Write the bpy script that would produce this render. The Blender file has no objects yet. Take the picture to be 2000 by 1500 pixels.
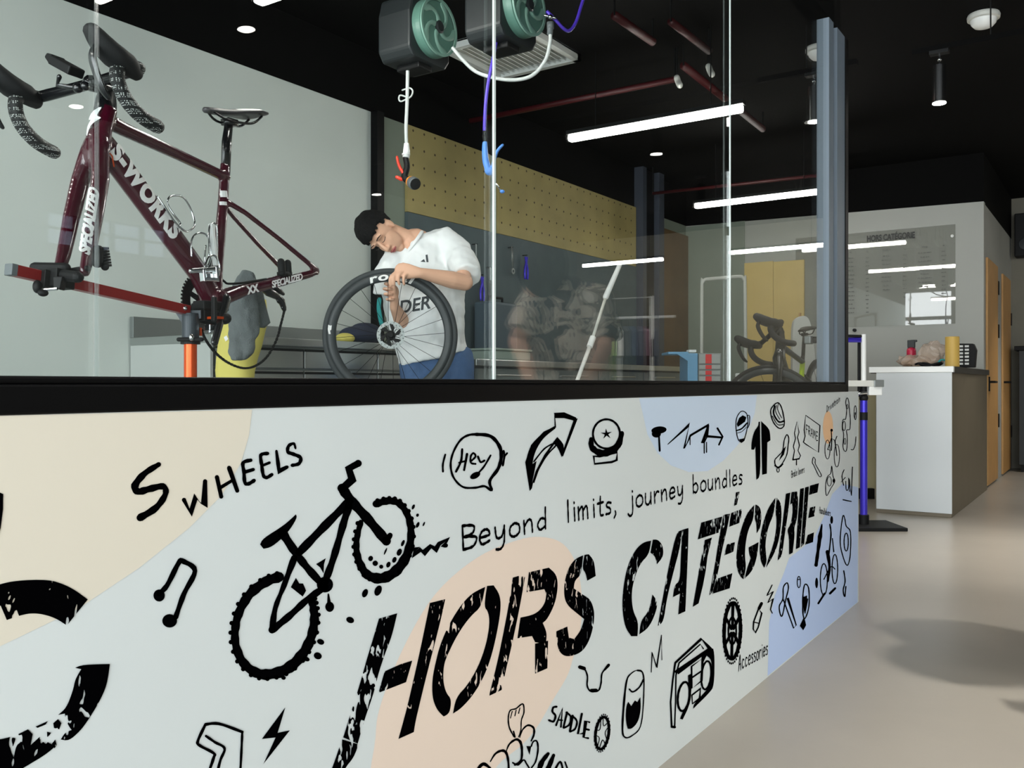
import bpy, bmesh, math, random
from mathutils import Vector, Matrix, noise
from mathutils.bvhtree import BVHTree
from mathutils.geometry import tessellate_polygon
random.seed(7)
SC = bpy.context.scene
COL = SC.collection
PI = math.pi
# ------------------------------------------------------------------ camera, world, light, exposure
TH = math.radians(34.07); CT, ST = math.cos(TH), math.sin(TH)
FPX = 1760.0                      # focal length in pixels of the 2000 px wide frame
CAMZ = 1.0
cam_d = bpy.data.cameras.new('camera'); cam = bpy.data.objects.new('camera', cam_d); COL.objects.link(cam)
cam_d.sensor_width = 36; cam_d.lens = 36 * FPX / 2000; cam_d.clip_start = .02
cam.location = (0, 0, CAMZ); cam.rotation_euler = (PI / 2, 0, TH - PI / 2)
SC.camera = cam
SC.view_settings.view_transform = 'Standard'; SC.view_settings.look = 'None'
SC.view_settings.gamma = 1; SC.view_settings.use_curve_mapping = False
SC.view_settings.exposure = 0.6
SC.cycles.max_bounces = 10; SC.cycles.transparent_max_bounces = 16; SC.cycles.sample_clamp_indirect = 6
wd = bpy.data.worlds.new('daylight'); SC.world = wd; wd.use_nodes = True
bg = wd.node_tree.nodes['Background']; bg.inputs[0].default_value = (.91, .97, 1, 1); bg.inputs[1].default_value = 6.0
pl = bpy.data.lights.new('shopfront_portal', 'AREA'); pl.shape = 'RECTANGLE'; pl.size = 3.1; pl.size_y = 9.0
pl.cycles.is_portal = True
po = bpy.data.objects.new('shopfront_portal', pl); COL.objects.link(po)
po.location = (-2.94, -.45, 1.6); po.rotation_euler = (0, -PI / 2, 0)
TUBE_E = 34.0; SPOT_E = 25.0

# ------------------------------------------------------------------ picture geometry helpers
def W(px, py, F):                 # the world point seen at a pixel, at depth F
    R = (px - 1000) / FPX * F
    return Vector((F * CT + R * ST, F * ST - R * CT, CAMZ - (py - 750) / FPX * F))
def Wv(px, py, v):                # ... on the plane y = v
    r = (px - 1000) / FPX
    return W(px, py, v / (ST - r * CT))
def Wu(px, py, u):                # ... on the plane x = u
    r = (px - 1000) / FPX
    return W(px, py, u / (CT + r * ST))
def Wz(px, py, z):
    return W(px, py, (z - CAMZ) * FPX / (750 - py))
RV = Vector((ST, -CT, 0)); FV = Vector((CT, ST, 0)); ZV = Vector((0, 0, 1)); CV = -FV

# ------------------------------------------------------------------ materials
def lin(c):
    return tuple(((x / 255) / 12.92 if x / 255 <= .04045 else ((x / 255 + .055) / 1.055) ** 2.4) for x in c)
MATS = {}
def mat(name, rgb, rough=.5, metal=0., spec=.5, bump=0., bscale=60., emit=None, alpha=1., coat=0., var=0., vscale=3.):
    if name in MATS: return MATS[name]
    m = bpy.data.materials.new(name); m.use_nodes = True; nt = m.node_tree
    b = nt.nodes['Principled BSDF']
    c = lin(rgb) + (1,)
    b.inputs['Base Color'].default_value = c
    b.inputs['Roughness'].default_value = rough; b.inputs['Metallic'].default_value = metal
    b.inputs['Specular IOR Level'].default_value = spec; b.inputs['Alpha'].default_value = alpha
    b.inputs['Coat Weight'].default_value = coat; b.inputs['Coat Roughness'].default_value = .05
    if emit:
        b.inputs['Emission Color'].default_value = lin(emit[0]) + (1,); b.inputs['Emission Strength'].default_value = emit[1]
    if var or bump:
        tc = nt.nodes.new('ShaderNodeTexCoord')
    if var:
        n = nt.nodes.new('ShaderNodeTexNoise'); n.inputs['Scale'].default_value = vscale; n.inputs['Detail'].default_value = 5
        nt.links.new(tc.outputs['Object'], n.inputs['Vector'])
        r = nt.nodes.new('ShaderNodeValToRGB')
        r.color_ramp.elements[0].color = tuple(x * (1 - var) for x in c[:3]) + (1,)
        r.color_ramp.elements[1].color = tuple(min(1, x * (1 + var)) for x in c[:3]) + (1,)
        r.color_ramp.elements[0].position = .3; r.color_ramp.elements[1].position = .7
        nt.links.new(n.outputs['Fac'], r.inputs['Fac']); nt.links.new(r.outputs['Color'], b.inputs['Base Color'])
    if bump:
        n2 = nt.nodes.new('ShaderNodeTexNoise'); n2.inputs['Scale'].default_value = bscale; n2.inputs['Detail'].default_value = 4
        nt.links.new(tc.outputs['Object'], n2.inputs['Vector'])
        bp = nt.nodes.new('ShaderNodeBump'); bp.inputs['Strength'].default_value = bump; bp.inputs['Distance'].default_value = .01
        nt.links.new(n2.outputs['Fac'], bp.inputs['Height']); nt.links.new(bp.outputs['Normal'], b.inputs['Normal'])
    MATS[name] = m
    return m

def glass_mat(name, tint, f0=.04, rough=0.):
    m = bpy.data.materials.new(name); m.use_nodes = True; nt = m.node_tree; nt.nodes.clear()
    out = nt.nodes.new('ShaderNodeOutputMaterial'); mx = nt.nodes.new('ShaderNodeMixShader')
    t = nt.nodes.new('ShaderNodeBsdfTransparent'); t.inputs[0].default_value = tint + (1,)
    g = nt.nodes.new('ShaderNodeBsdfGlossy'); g.inputs['Roughness'].default_value = rough
    lw = nt.nodes.new('ShaderNodeLayerWeight'); lw.inputs[0].default_value = .5
    p = nt.nodes.new('ShaderNodeMath'); p.operation = 'POWER'; p.inputs[1].default_value = 5
    k = nt.nodes.new('ShaderNodeMath'); k.operation = 'MULTIPLY_ADD'; k.inputs[1].default_value = 1 - f0; k.inputs[2].default_value = f0
    nt.links.new(lw.outputs['Facing'], p.inputs[0]); nt.links.new(p.outputs[0], k.inputs[0]); nt.links.new(k.outputs[0], mx.inputs[0])
    nt.links.new(t.outputs[0], mx.inputs[1]); nt.links.new(g.outputs[0], mx.inputs[2]); nt.links.new(mx.outputs[0], out.inputs[0])
    MATS[name] = m
    return m

def worn_paint(name, rgb, thr, scale):     # brushed paint with chips through which the wall shows
    m = bpy.data.materials.new(name); m.use_nodes = True; nt = m.node_tree
    b = nt.nodes['Principled BSDF']; b.inputs['Base Color'].default_value = lin(rgb) + (1,); b.inputs['Roughness'].default_value = .5; b.inputs['Specular IOR Level'].default_value = .0
    tc = nt.nodes.new('ShaderNodeTexCoord'); mp = nt.nodes.new('ShaderNodeMapping'); mp.inputs['Rotation'].default_value = (0, .3, 0); mp.inputs['Scale'].default_value = (1, 1, .45)
    n = nt.nodes.new('ShaderNodeTexNoise'); n.inputs['Scale'].default_value = scale; n.inputs['Detail'].default_value = 1.5; n.inputs['Distortion'].default_value = .8
    n2 = nt.nodes.new('ShaderNodeTexNoise'); n2.inputs['Scale'].default_value = 9; n2.inputs['Detail'].default_value = 1
    a = nt.nodes.new('ShaderNodeMath'); a.operation = 'MULTIPLY_ADD'; a.inputs[1].default_value = .28
    g = nt.nodes.new('ShaderNodeMath'); g.operation = 'GREATER_THAN'; g.inputs[1].default_value = thr
    tr = nt.nodes.new('ShaderNodeBsdfTransparent'); mx = nt.nodes.new('ShaderNodeMixShader'); out = nt.nodes['Material Output']
    L = nt.links.new
    L(tc.outputs['Object'], mp.inputs[0]); L(mp.outputs[0], n.inputs['Vector']); L(tc.outputs['Object'], n2.inputs['Vector'])
    L(n2.outputs['Fac'], a.inputs[0]); L(n.outputs['Fac'], a.inputs[2]); L(a.outputs[0], g.inputs[0])
    L(g.outputs[0], mx.inputs[0]); L(b.outputs[0], mx.inputs[1]); L(tr.outputs[0], mx.inputs[2]); L(mx.outputs[0], out.inputs[0])
    MATS[name] = m
    return m

def pegboard_mat(name, rgb, hole):
    m = mat(name, rgb, .7, bump=0, var=.12, vscale=4); nt = m.node_tree; b = nt.nodes['Principled BSDF']
    L = nt.links.new
    tc = nt.nodes.new('ShaderNodeTexCoord'); sep = nt.nodes.new('ShaderNodeSeparateXYZ'); L(tc.outputs['Object'], sep.inputs[0])
    acc = []
    for ax in ('X', 'Z'):
        a = nt.nodes.new('ShaderNodeMath'); a.operation = 'PINGPONG'; a.inputs[1].default_value = .06
        L(sep.outputs[ax], a.inputs[0])
        q = nt.nodes.new('ShaderNodeMath'); q.operation = 'POWER'; q.inputs[1].default_value = 2; L(a.outputs[0], q.inputs[0]); acc.append(q)
    s = nt.nodes.new('ShaderNodeMath'); s.operation = 'ADD'; L(acc[0].outputs[0], s.inputs[0]); L(acc[1].outputs[0], s.inputs[1])
    lt = nt.nodes.new('ShaderNodeMath'); lt.operation = 'LESS_THAN'; lt.inputs[1].default_value = .009 ** 2; L(s.outputs[0], lt.inputs[0])
    mx = nt.nodes.new('ShaderNodeMix'); mx.data_type = 'RGBA'
    src = b.inputs['Base Color'].links[0].from_socket
    L(lt.outputs[0], mx.inputs[0]); L(src, mx.inputs[6]); mx.inputs[7].default_value = lin(hole) + (1,)
    L(mx.outputs[2], b.inputs['Base Color'])
    return m

def camo_mat(name):
    m = mat(name, (150, 138, 120), .85); nt = m.node_tree; b = nt.nodes['Principled BSDF']; L = nt.links.new
    tc = nt.nodes.new('ShaderNodeTexCoord'); n = nt.nodes.new('ShaderNodeTexNoise'); n.inputs['Scale'].default_value = 7; n.inputs['Distortion'].default_value = 1.2
    r = nt.nodes.new('ShaderNodeValToRGB'); r.color_ramp.interpolation = 'CONSTANT'
    e = r.color_ramp.elements; e[0].color = lin((70, 66, 62)) + (1,); e[1].position = .45; e[1].color = lin((205, 190, 172)) + (1,)
    x = e.new(.56); x.color = lin((120, 112, 98)) + (1,); x = e.new(.64); x.color = lin((220, 208, 192)) + (1,)
    L(tc.outputs['Object'], n.inputs['Vector']); L(n.outputs['Fac'], r.inputs[0]); L(r.outputs[0], b.inputs['Base Color'])
    return m

M_wall = mat('painted_grey_plaster', (200, 207, 202), .75, bump=.05, bscale=90, var=.02)
M_far = mat('warm_grey_plaster', (170, 172, 166), .75, bump=.05, bscale=90, var=.02)
M_greenwall = mat('dull_green_plaster', (128, 138, 126), .8, bump=.04, var=.03)
M_ceil = mat('black_ceiling_paint', (9, 9, 9), .9, spec=.1)
M_floor = mat('polished_concrete', (158, 151, 140), .3, bump=.03, bscale=14, var=.08, vscale=1.6)
M_tile = mat('wash_platform_grey', (140, 145, 144), .5, var=.05)
M_mural = mat('mural_base_white', (212, 218, 217), .55, bump=.02, bscale=40, var=.012, vscale=2)
M_peach = mat('mural_cream_paint', (222, 214, 197), .55)
M_peach2 = mat('mural_peach_paint', (233, 213, 196), .55)
M_blue = mat('mural_pale_blue_paint', (201, 217, 236), .55)
M_blue2 = mat('mural_sky_blue_paint', (184, 204, 240), .55)
M_orange_p = mat('mural_orange_paint', (243, 196, 150), .55)
M_ink = mat('mural_black_paint', (3, 3, 4), .7, spec=.0, var=.3, vscale=20)
M_worn = worn_paint('worn_black_paint', (3, 3, 4), .80, 95)
M_worn2 = worn_paint('heavily_worn_black_paint', (3, 3, 4), .75, 84)
M_dimpane = glass_mat('high_window_dimmer', (.30, .32, .36), .04)
M_glass = glass_mat('clear_glass', (.955, .972, .965), .05)
M_seam = glass_mat('silicone_seam', (.93, .95, .95), .10, .2)
M_edge = mat('polished_glass_edge', (200, 212, 208), .25, spec=.6)
M_black = mat('black_powder_coat', (4, 4, 5), .5, spec=.15)
M_matte = mat('matte_black', (10, 11, 12), .6, spec=.3)
M_rubber = mat('black_rubber', (20, 21, 22), .75)
M_alu = mat('grey_blue_aluminium', (100, 112, 124), .5)
M_steel = mat('stainless_steel', (176, 180, 178), .28, metal=.9, bump=.02, bscale=30)
M_steel2 = mat('brushed_steel', (140, 145, 144), .4, metal=.7)
M_chrome = mat('chrome', (215, 218, 220), .15, metal=1)
M_white = mat('white_plastic', (232, 234, 232), .4)
M_offwhite = mat('offwhite_enamel', (205, 206, 200), .45)
M_darkgrey = mat('dark_grey_plastic', (30, 35, 37), .5)
M_midgrey = mat('mid_grey_plastic', (98, 104, 106), .5)
M_maroon = mat('maroon_gloss_paint', (62, 5, 24), .22, coat=.8, spec=.5)
M_carbon = mat('gloss_black_carbon', (18, 19, 21), .25, coat=.4)
M_decal = mat('white_decal', (232, 232, 230), .45)
M_red = mat('red_anodised_beam', (150, 26, 26), .32, metal=.3)
M_orange = mat('orange_anodised_tube', (228, 84, 26), .25, metal=.45)
M_yellow = mat('yellow_fabric', (206, 194, 100), .75, bump=.1, bscale=18)
M_towel = mat('grey_towel', (104, 110, 110), .95, bump=.5, bscale=220, var=.12, vscale=14)
M_wheel = mat('satin_carbon_rim', (50, 55, 57), .42, spec=.45)
M_tyre = mat('grey_black_tyre', (54, 59, 61), .7)
M_skin = mat('skin', (226, 178, 150), .55, spec=.35, var=.04, vscale=12)
M_lip = mat('lip', (178, 96, 92), .5)
M_hair = mat('black_hair', (8, 7, 8), .75, spec=.2, bump=.6, bscale=160)
M_shirt = mat('white_cotton', (238, 240, 240), .9, bump=.05, bscale=120)
M_print = mat('grey_shirt_print', (62, 68, 72), .8)
M_jean = mat('blue_denim', (72, 100, 140), .9, bump=.2, bscale=150, var=.12, vscale=14)
M_teal = mat('teal_fabric', (40, 150, 150), .8)
M_green = mat('sage_green_plastic', (84, 122, 110), .42)
M_greenL = mat('pale_sage_plastic', (116, 152, 140), .4)
M_purple = mat('purple_hose', (84, 58, 196), .4)
M_hose = mat('white_hose', (196, 200, 198), .5)
M_bluep = mat('blue_plastic', (84, 142, 222), .4)
M_redp = mat('red_plastic', (232, 62, 40), .4)
M_redpipe = mat('red_pipe_paint', (62, 6, 12), .5)
M_tube = mat('lit_led_tube', (255, 255, 252), .5, emit=((255, 252, 244), TUBE_E))
M_spot = mat('lit_spot_lens', (255, 255, 250), .5, emit=((255, 250, 238), SPOT_E))
M_grille = mat('white_grille', (222, 226, 224), .5)
M_ply = pegboard_mat('drilled_plywood', (158, 143, 92), (70, 56, 30))
M_slate = mat('slate_blue_board', (74, 88, 92), .7, var=.1, vscale=6)
M_brownwood = mat('dark_wood_panel', (96, 70, 38), .6, var=.15, vscale=5)
M_doorwood = mat('honey_oak_veneer', (196, 150, 90), .5, var=.06, vscale=6)
M_palewood = mat('pale_maple_board', (214, 186, 112), .55, var=.05)
M_cream = mat('cream_board', (205, 196, 158), .6, var=.03)
M_purplem = mat('purple_blue_anodised', (64, 52, 190), .28, metal=.4)
M_neon = mat('neon_yellow_green_paint', (186, 216, 40), .35)
M_counter = mat('pale_grey_laminate', (204, 209, 211), .4)
M_counterside = mat('shade_toned_laminate', (112, 102, 84), .5, var=.06)  # grey laminate with the side's shade and brownish floor tint in its colour
M_countertop = mat('white_quartz_top', (240, 241, 238), .3)
M_pink = mat('pink_red_bottle', (206, 44, 78), .3)
M_film = mat('creased_clear_film', (206, 186, 168), .2, alpha=.55)
M_tan = mat('brown_paper', (196, 160, 120), .7)
M_roll = mat('mustard_roll', (206, 170, 84), .55)
M_greyframe = mat('pale_grey_tube', (196, 198, 190), .45)
M_redstripe = mat('red_drawer_band', (206, 28, 36), .45)
M_cartblue = mat('sky_blue_steel', (96, 152, 190), .45)
M_cartgrey = mat('grey_drawer_steel', (120, 128, 128), .45)
M_acrylic = glass_mat('acrylic_sheet', (.90, .90, .89), .05, .015)
M_menu = mat('dark_grey_lettering', (48, 48, 46), .6)
M_menu2 = mat('faint_grey_lettering', (108, 108, 104), .6)
M_camo = camo_mat('patterned_shirt')
M_khaki = mat('khaki_cloth', (186, 172, 150), .9)
M_darkcloth = mat('charcoal_cloth', (44, 46, 50), .95)
M_rack = mat('white_rack_tube', (225, 226, 222), .35)
M_hallwall = mat('hall_grey_plaster', (118, 122, 120), .8, var=.03)
M_darkhall = mat('hall_end_plaster', (128, 124, 112), .8, var=.06, vscale=5)
M_leaf = mat('printed_cloth_green', (120, 150, 70), .9)

# ------------------------------------------------------------------ mesh builder
ROOT = {}                          # object -> its world matrix (parts sit at their thing's origin)
def setp(o, label=None, cat=None, group=None, kind=None):
    if label: o['label'] = label
    if cat: o['category'] = cat
    if group: o['group'] = group
    if kind: o['kind'] = kind
    return o
def empty(name, loc, label, cat, group=None, rot=(0, 0, 0)):
    o = bpy.data.objects.new(name, None); COL.objects.link(o); o.empty_display_size = .1
    o.location = loc; o.rotation_euler = rot
    from mathutils import Euler
    ROOT[o] = Matrix.Translation(Vector(loc)) @ Euler(rot).to_matrix().to_4x4()
    return setp(o, label, cat, group)
def link_mesh(name, me, m, parent=None, smooth=False, bevel=0, local=False):
    if m is not None:
        me.materials.clear(); me.materials.append(m)
    o = bpy.data.objects.new(name, me); COL.objects.link(o)
    if parent is not None:
        M = ROOT[parent]; ROOT[o] = M; o.parent = parent
        if not local: me.transform(M.inverted())
    else: ROOT[o] = Matrix.Identity(4)
    if smooth:
        for p in me.polygons: p.use_smooth = True
    if bevel:
        b = o.modifiers.new('bevel', 'BEVEL'); b.width = bevel; b.segments = 2; b.limit_method = 'ANGLE'
        b.harden_normals = False
    return o

def catmull(pts, k=6, closed=False):
    P = [Vector(p) for p in pts]; n = len(P); out = []
    if n < 3: return P
    rng = range(n) if closed else range(n - 1)
    for i in rng:
        if closed: a, b, c, d = P[i - 1], P[i], P[(i + 1) % n], P[(i + 2) % n]
        else: a, b, c, d = P[max(i - 1, 0)], P[i], P[i + 1], P[min(i + 2, n - 1)]
        for j in range(k):
            t = j / k
            out.append(.5 * ((2 * b) + (c - a) * t + (2 * a - 5 * b + 4 * c - d) * t * t + (3 * b - a - 3 * c + d) * t ** 3))
    if not closed: out.append(P[-1].copy())
    return out
def lerpl(r, n):                   # resample a list of scalars / pairs to n values
    if not isinstance(r, (list, tuple)): return [r] * n
    m = len(r); out = []
    for i in range(n):
        t = i / max(n - 1, 1) * (m - 1); a = min(int(t), m - 2) if m > 1 else 0; f = t - a
        x, y = r[a], r[min(a + 1, m - 1)]
        if isinstance(x, (list, tuple)): out.append(tuple(p * (1 - f) + q * f for p, q in zip(x, y)))
        else: out.append(x * (1 - f) + y * f)
    return out

class MB:
    def __init__(s): s.v = []; s.f = []; s.mi = []
    def add(s, vs, fs, mi=0):
        o = len(s.v); s.v += [Vector(p) for p in vs]
        for f in fs: s.f.append([i + o for i in f]); s.mi.append(mi)
        return s
    def box(s, c, size, ax=None, mi=0):
        c = Vector(c); x, y, z = (Vector(a) for a in (ax or ((1, 0, 0), (0, 1, 0), (0, 0, 1))))
        a, b, d = (k / 2 for k in size)
        vs = [c + x * a * i + y * b * j + z * d * k for i in (-1, 1) for j in (-1, 1) for k in (-1, 1)]
        return s.add(vs, [(0, 1, 3, 2), (4, 6, 7, 5), (0, 4, 5, 1), (2, 3, 7, 6), (0, 2, 6, 4), (1, 5, 7, 3)], mi)
    def bb(s, lo, hi, mi=0):
        lo, hi = Vector(lo), Vector(hi)
        return s.box((lo + hi) / 2, hi - lo, mi=mi)
    def tube(s, pts, r=.01, n=12, up=None, closed=False, cap=True, round_=False, mi=0):
        P = [Vector(p) for p in pts]; m = len(P); rr = lerpl(r, m); T = []
        for i in range(m):
            if closed: t = P[(i + 1) % m] - P[i - 1]
            else: t = P[min(i + 1, m - 1)] - P[max(i - 1, 0)]
            T.append(t.normalized() if t.length > 1e-9 else Vector((0, 0, 1)))
        ref = Vector(up) if up else (Vector((0, 0, 1)) if abs(T[0].z) < .9 else Vector((1, 0, 0)))
        b = T[0].cross(ref); b.normalize()
        rings = []
        for i in range(m):
            if up:
                b = T[i].cross(Vector(up)); b.normalize()
            else:
                b = b - T[i] * b.dot(T[i]); b.normalize()
            nn = b.cross(T[i]); ra, rb = rr[i] if isinstance(rr[i], (tuple, list)) else (rr[i], rr[i])
            rings.append((P[i], b.copy(), nn, ra, rb, T[i]))
        if round_ and not closed:
            p, b0, n0, ra, rb, t = rings[0]; R0 = max(ra, rb)
            pre = [(p - t * R0 * math.cos(a), b0, n0, ra * math.sin(a), rb * math.sin(a), t) for a in (.12, .5, .95)]
            p, b1, n1, ra, rb, t = rings[-1]; R1 = max(ra, rb)
            post = [(p + t * R1 * math.cos(a), b1, n1, ra * math.sin(a), rb * math.sin(a), t) for a in (.95, .5, .12)]
            rings = pre + rings + post
        vs = []; fs = []; m = len(rings)
        for p, b, nn, ra, rb, t in rings:
            for k in range(n):
                a = 2 * PI * k / n
                vs.append(p + b * ra * math.cos(a) + nn * rb * math.sin(a))
        for i in range(m if closed else m - 1):
            j = (i + 1) % m
            for k in range(n):
                l = (k + 1) % n
                fs.append((i * n + k, i * n + l, j * n + l, j * n + k))
        if cap and not closed:
            fs.append(tuple(range(n - 1, -1, -1))); fs.append(tuple((m - 1) * n + k for k in range(n)))
        return s.add(vs, fs, mi)
    def ell(s, c, r, ax=None, n=20, m=12, mi=0):
        c = Vector(c); x, y, z = (Vector(a) for a in (ax or ((1, 0, 0), (0, 1, 0), (0, 0, 1))))
        r = r if isinstance(r, (tuple, list)) else (r, r, r)
        vs = [c + z * r[2]]; fs = []
        for i in range(1, m):
            p = PI * i / m
            for k in range(n):
                a = 2 * PI * k / n
                vs.append(c + x * r[0] * math.sin(p) * math.cos(a) + y * r[1] * math.sin(p) * math.sin(a) + z * r[2] * math.cos(p))
        vs.append(c - z * r[2]); e = len(vs) - 1
        for k in range(n): fs.append((0, 1 + k, 1 + (k + 1) % n))
        for i in range(m - 2):
            for k in range(n):
                l = (k + 1) % n; a = 1 + i * n
                fs.append((a + k, a + n + k, a + n + l, a + l))
        a = 1 + (m - 2) * n
        for k in range(n): fs.append((e, a + (k + 1) % n, a + k))
        return s.add(vs, fs, mi)
    def lathe(s, prof, c, axis, n=32, closed=False, mi=0):      # prof: (radius, height along axis)
        c = Vector(c); z = Vector(axis).normalized(); x = z.orthogonal().normalized(); y = z.cross(x)
        vs = []; fs = []; m = len(prof)
        for r, h in prof:
            for k in range(n):
                a = 2 * PI * k / n
                vs.append(c + z * h + (x * math.cos(a) + y * math.sin(a)) * max(r, 1e-5))
        for i in range(m if closed else m - 1):
            j = (i + 1) % m
            for k in range(n):
                l = (k + 1) % n
                fs.append((i * n + k, i * n + l, j * n + l, j * n + k))
        return s.add(vs, fs, mi)
    def prism(s, pts, d, mi=0):                                 # polygon pushed by the vector d
        P = [Vector(p) for p in pts]; n = len(P); d = Vector(d)
        tri = tessellate_polygon([P])
        fs = [tuple(t) for t in tri] + [tuple(i + n for i in reversed(t)) for t in tri]
        fs += [(i, (i + 1) % n, (i + 1) % n + n, i + n) for i in range(n)]
        return s.add(P + [p + d for p in P], fs, mi)
    def mesh(s, name, recalc=True):
        me = bpy.data.meshes.new(name); me.from_pydata(s.v, [], s.f); me.update()
        for p, k in zip(me.polygons, s.mi): p.material_index = k
        if recalc:
            bm = bmesh.new(); bm.from_mesh(me); bmesh.ops.recalc_face_normals(bm, faces=bm.faces); bm.to_mesh(me); bm.free()
        return me
    def build(s, name, m, parent=None, smooth=False, bevel=0, local=False, recalc=True):
        return link_mesh(name, s.mesh(name, recalc), m, parent, smooth, bevel, local)

def struct(name, mb, m, bevel=0, label=None):
    o = mb.build(name, m, None, bevel=bevel); o['kind'] = 'structure'
    if label: o['label'] = label
    return o
def fused(name, mb, m, parent=None, voxel=.006, smooth=3, disp=0., dscale=.08, local=False):
    """overlapping closed shapes grown together into one continuous surface"""
    me = mb.mesh(name); o = bpy.data.objects.new(name + '_t', me); COL.objects.link(o)
    r = o.modifiers.new('r', 'REMESH'); r.mode = 'VOXEL'; r.voxel_size = voxel
    if smooth:
        q = o.modifiers.new('s', 'SMOOTH'); q.iterations = smooth; q.factor = .5
    dg = bpy.context.evaluated_depsgraph_get(); dg.update()
    ne = bpy.data.meshes.new_from_object(o.evaluated_get(dg))
    bpy.data.objects.remove(o)
    if disp:
        nv = [v.normal.copy() for v in ne.vertices]
        for v, nn in zip(ne.vertices, nv):
            v.co += nn * disp * (noise.noise(v.co / dscale) + .5 * noise.noise(v.co / dscale * 2.3))
    ne.name = name
    return link_mesh(name, ne, m, parent, True, local=local)
def text_geo(txt, size=1., shear=0., off=0., align='LEFT', spacing=1.):
    c = bpy.data.curves.new('t', 'FONT'); c.body = txt; c.size = size; c.shear = shear; c.offset = off; c.align_x = align
    c.space_character = spacing; c.resolution_u = 4
    o = bpy.data.objects.new('t', c); COL.objects.link(o)
    dg = bpy.context.evaluated_depsgraph_get(); dg.update()
    me = bpy.data.meshes.new_from_object(o.evaluated_get(dg))
    bm = bmesh.new(); bm.from_mesh(me); bmesh.ops.triangulate(bm, faces=bm.faces)
    ed = [e for e in bm.edges if e.calc_length() > size * .25]
    if ed: bmesh.ops.subdivide_edges(bm, edges=ed, cuts=3); bmesh.ops.triangulate(bm, faces=bm.faces)
    vs = [v.co.copy() for v in bm.verts]; bm.verts.index_update(); fs = [tuple(v.index for v in f.verts) for f in bm.faces]
    bm.free(); bpy.data.objects.remove(o); bpy.data.meshes.remove(me); bpy.data.curves.remove(c)
    return vs, fs
def text_obj(name, txt, size, fn, m, parent, shear=0., off=0., align='LEFT', spacing=1., local=False):
    vs, fs = text_geo(txt, size, shear, off, align, spacing)
    b = MB(); b.add([fn(v.x, v.y) for v in vs], fs)
    return b.build(name, m, parent, local=local, recalc=False)

# ================================================================== THE SETTING
V0 = 1.0                            # front face of the painted half wall and its glazing
U1, UP = 4.32, 4.116                # end of the half wall, end of the glazing frame
VB, UF, VD, UE, VR, US = 4.10, 9.60, 1.083, 12.2, -5.0, -3.0
HW, HC = 2.795, 3.2
struct('floor', MB().bb((US, VR, -.1), (UE, VB + .1, 0)), M_floor)
struct('ceiling', MB().bb((US, VR, HC), (UE, VB + .1, HC + .1)), M_ceil)
struct('wall_back', MB().bb((US, VB, 0), (4.40, VB + .1, HW)), M_wall)
struct('wall_workshop', MB().bb((4.40, VB, 0), (UF + .1, VB + .1, HW)), M_greenwall)
struct('trim_1', MB().bb((US, VB, HW), (UF + .1, VB + .1, HC)), M_ceil, label='black band above the back wall')
# far wall: its coping falls a little towards the hall
m = MB(); zl, zr = HW, 2.735
m.prism([(UF, VB, 0), (UF, VB, zl), (UF, VD, zr), (UF, VD, 0)], (.1, 0, 0)); struct('wall_far', m, M_far)
m = MB(); m.prism([(UF, VB, zl), (UF, VB, HC), (UF, VD, HC), (UF, VD, zr)], (.1, 0, 0)); struct('trim_2', m, M_ceil, label='black band above the far wall')
struct('wall_corridor', MB().bb((UF + .1, VD, 0), (UE, VD + .1, 2.72)), M_far)
struct('trim_3', MB().bb((UF + .1, VD, 2.72), (UE, VD + .1, HC)), M_ceil)
struct('wall_end', MB().bb((UE, VR, 0), (UE + .1, VD + .1, HC)), M_darkhall)
w_ = MB().bb((US, VR - .1, 0), (UE, VR, 2.12)).bb((US, VR - .1, 2.37), (UE, VR, HC)).bb((US, VR - .1, 2.12), (3.85, VR, 2.37)).bb((4.95, VR - .1, 2.12), (UE, VR, 2.37))
struct('wall_right', w_, M_hallwall)
w_ = MB()
for x in (4.1, 4.32, 4.42, 4.7): w_.bb((x - .02, VR - .06, 2.12), (x + .02, VR - .03, 2.37))
struct('window_8', MB().bb((3.85, VR - .05, 2.12), (4.95, VR - .04, 2.37)), M_dimpane, label='tinted pane added to dim the small high window')  # pane put in to dim the sky that the glazing mirrors
struct('window_7', w_.bb((3.85, VR - .06, 2.24), (4.95, VR - .03, 2.26)), M_black, label='mullions of the small high window')
# open shopfront behind the camera: piers and mullions of the street window
sf = MB()
for y in (VR + .05, -2.6, -.2, V0 + .06, 3.1): sf.bb((US - .06, y - .05, 0), (US, y + .05, HC))
sf.bb((US - .06, VR, HC - .12), (US, VB, HC)); sf.bb((US - .06, VR, 0), (US, VB, .08)); sf.bb((US - .05, VR, 2.45), (US - .01, VB, 2.53))
struct('window_1', sf, M_black, label='black mullions of the street window')
# wash room platform
struct('floor_platform', MB().bb((US, V0 + .2, 0), (4.30, VB, .28)), M_tile)
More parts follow.
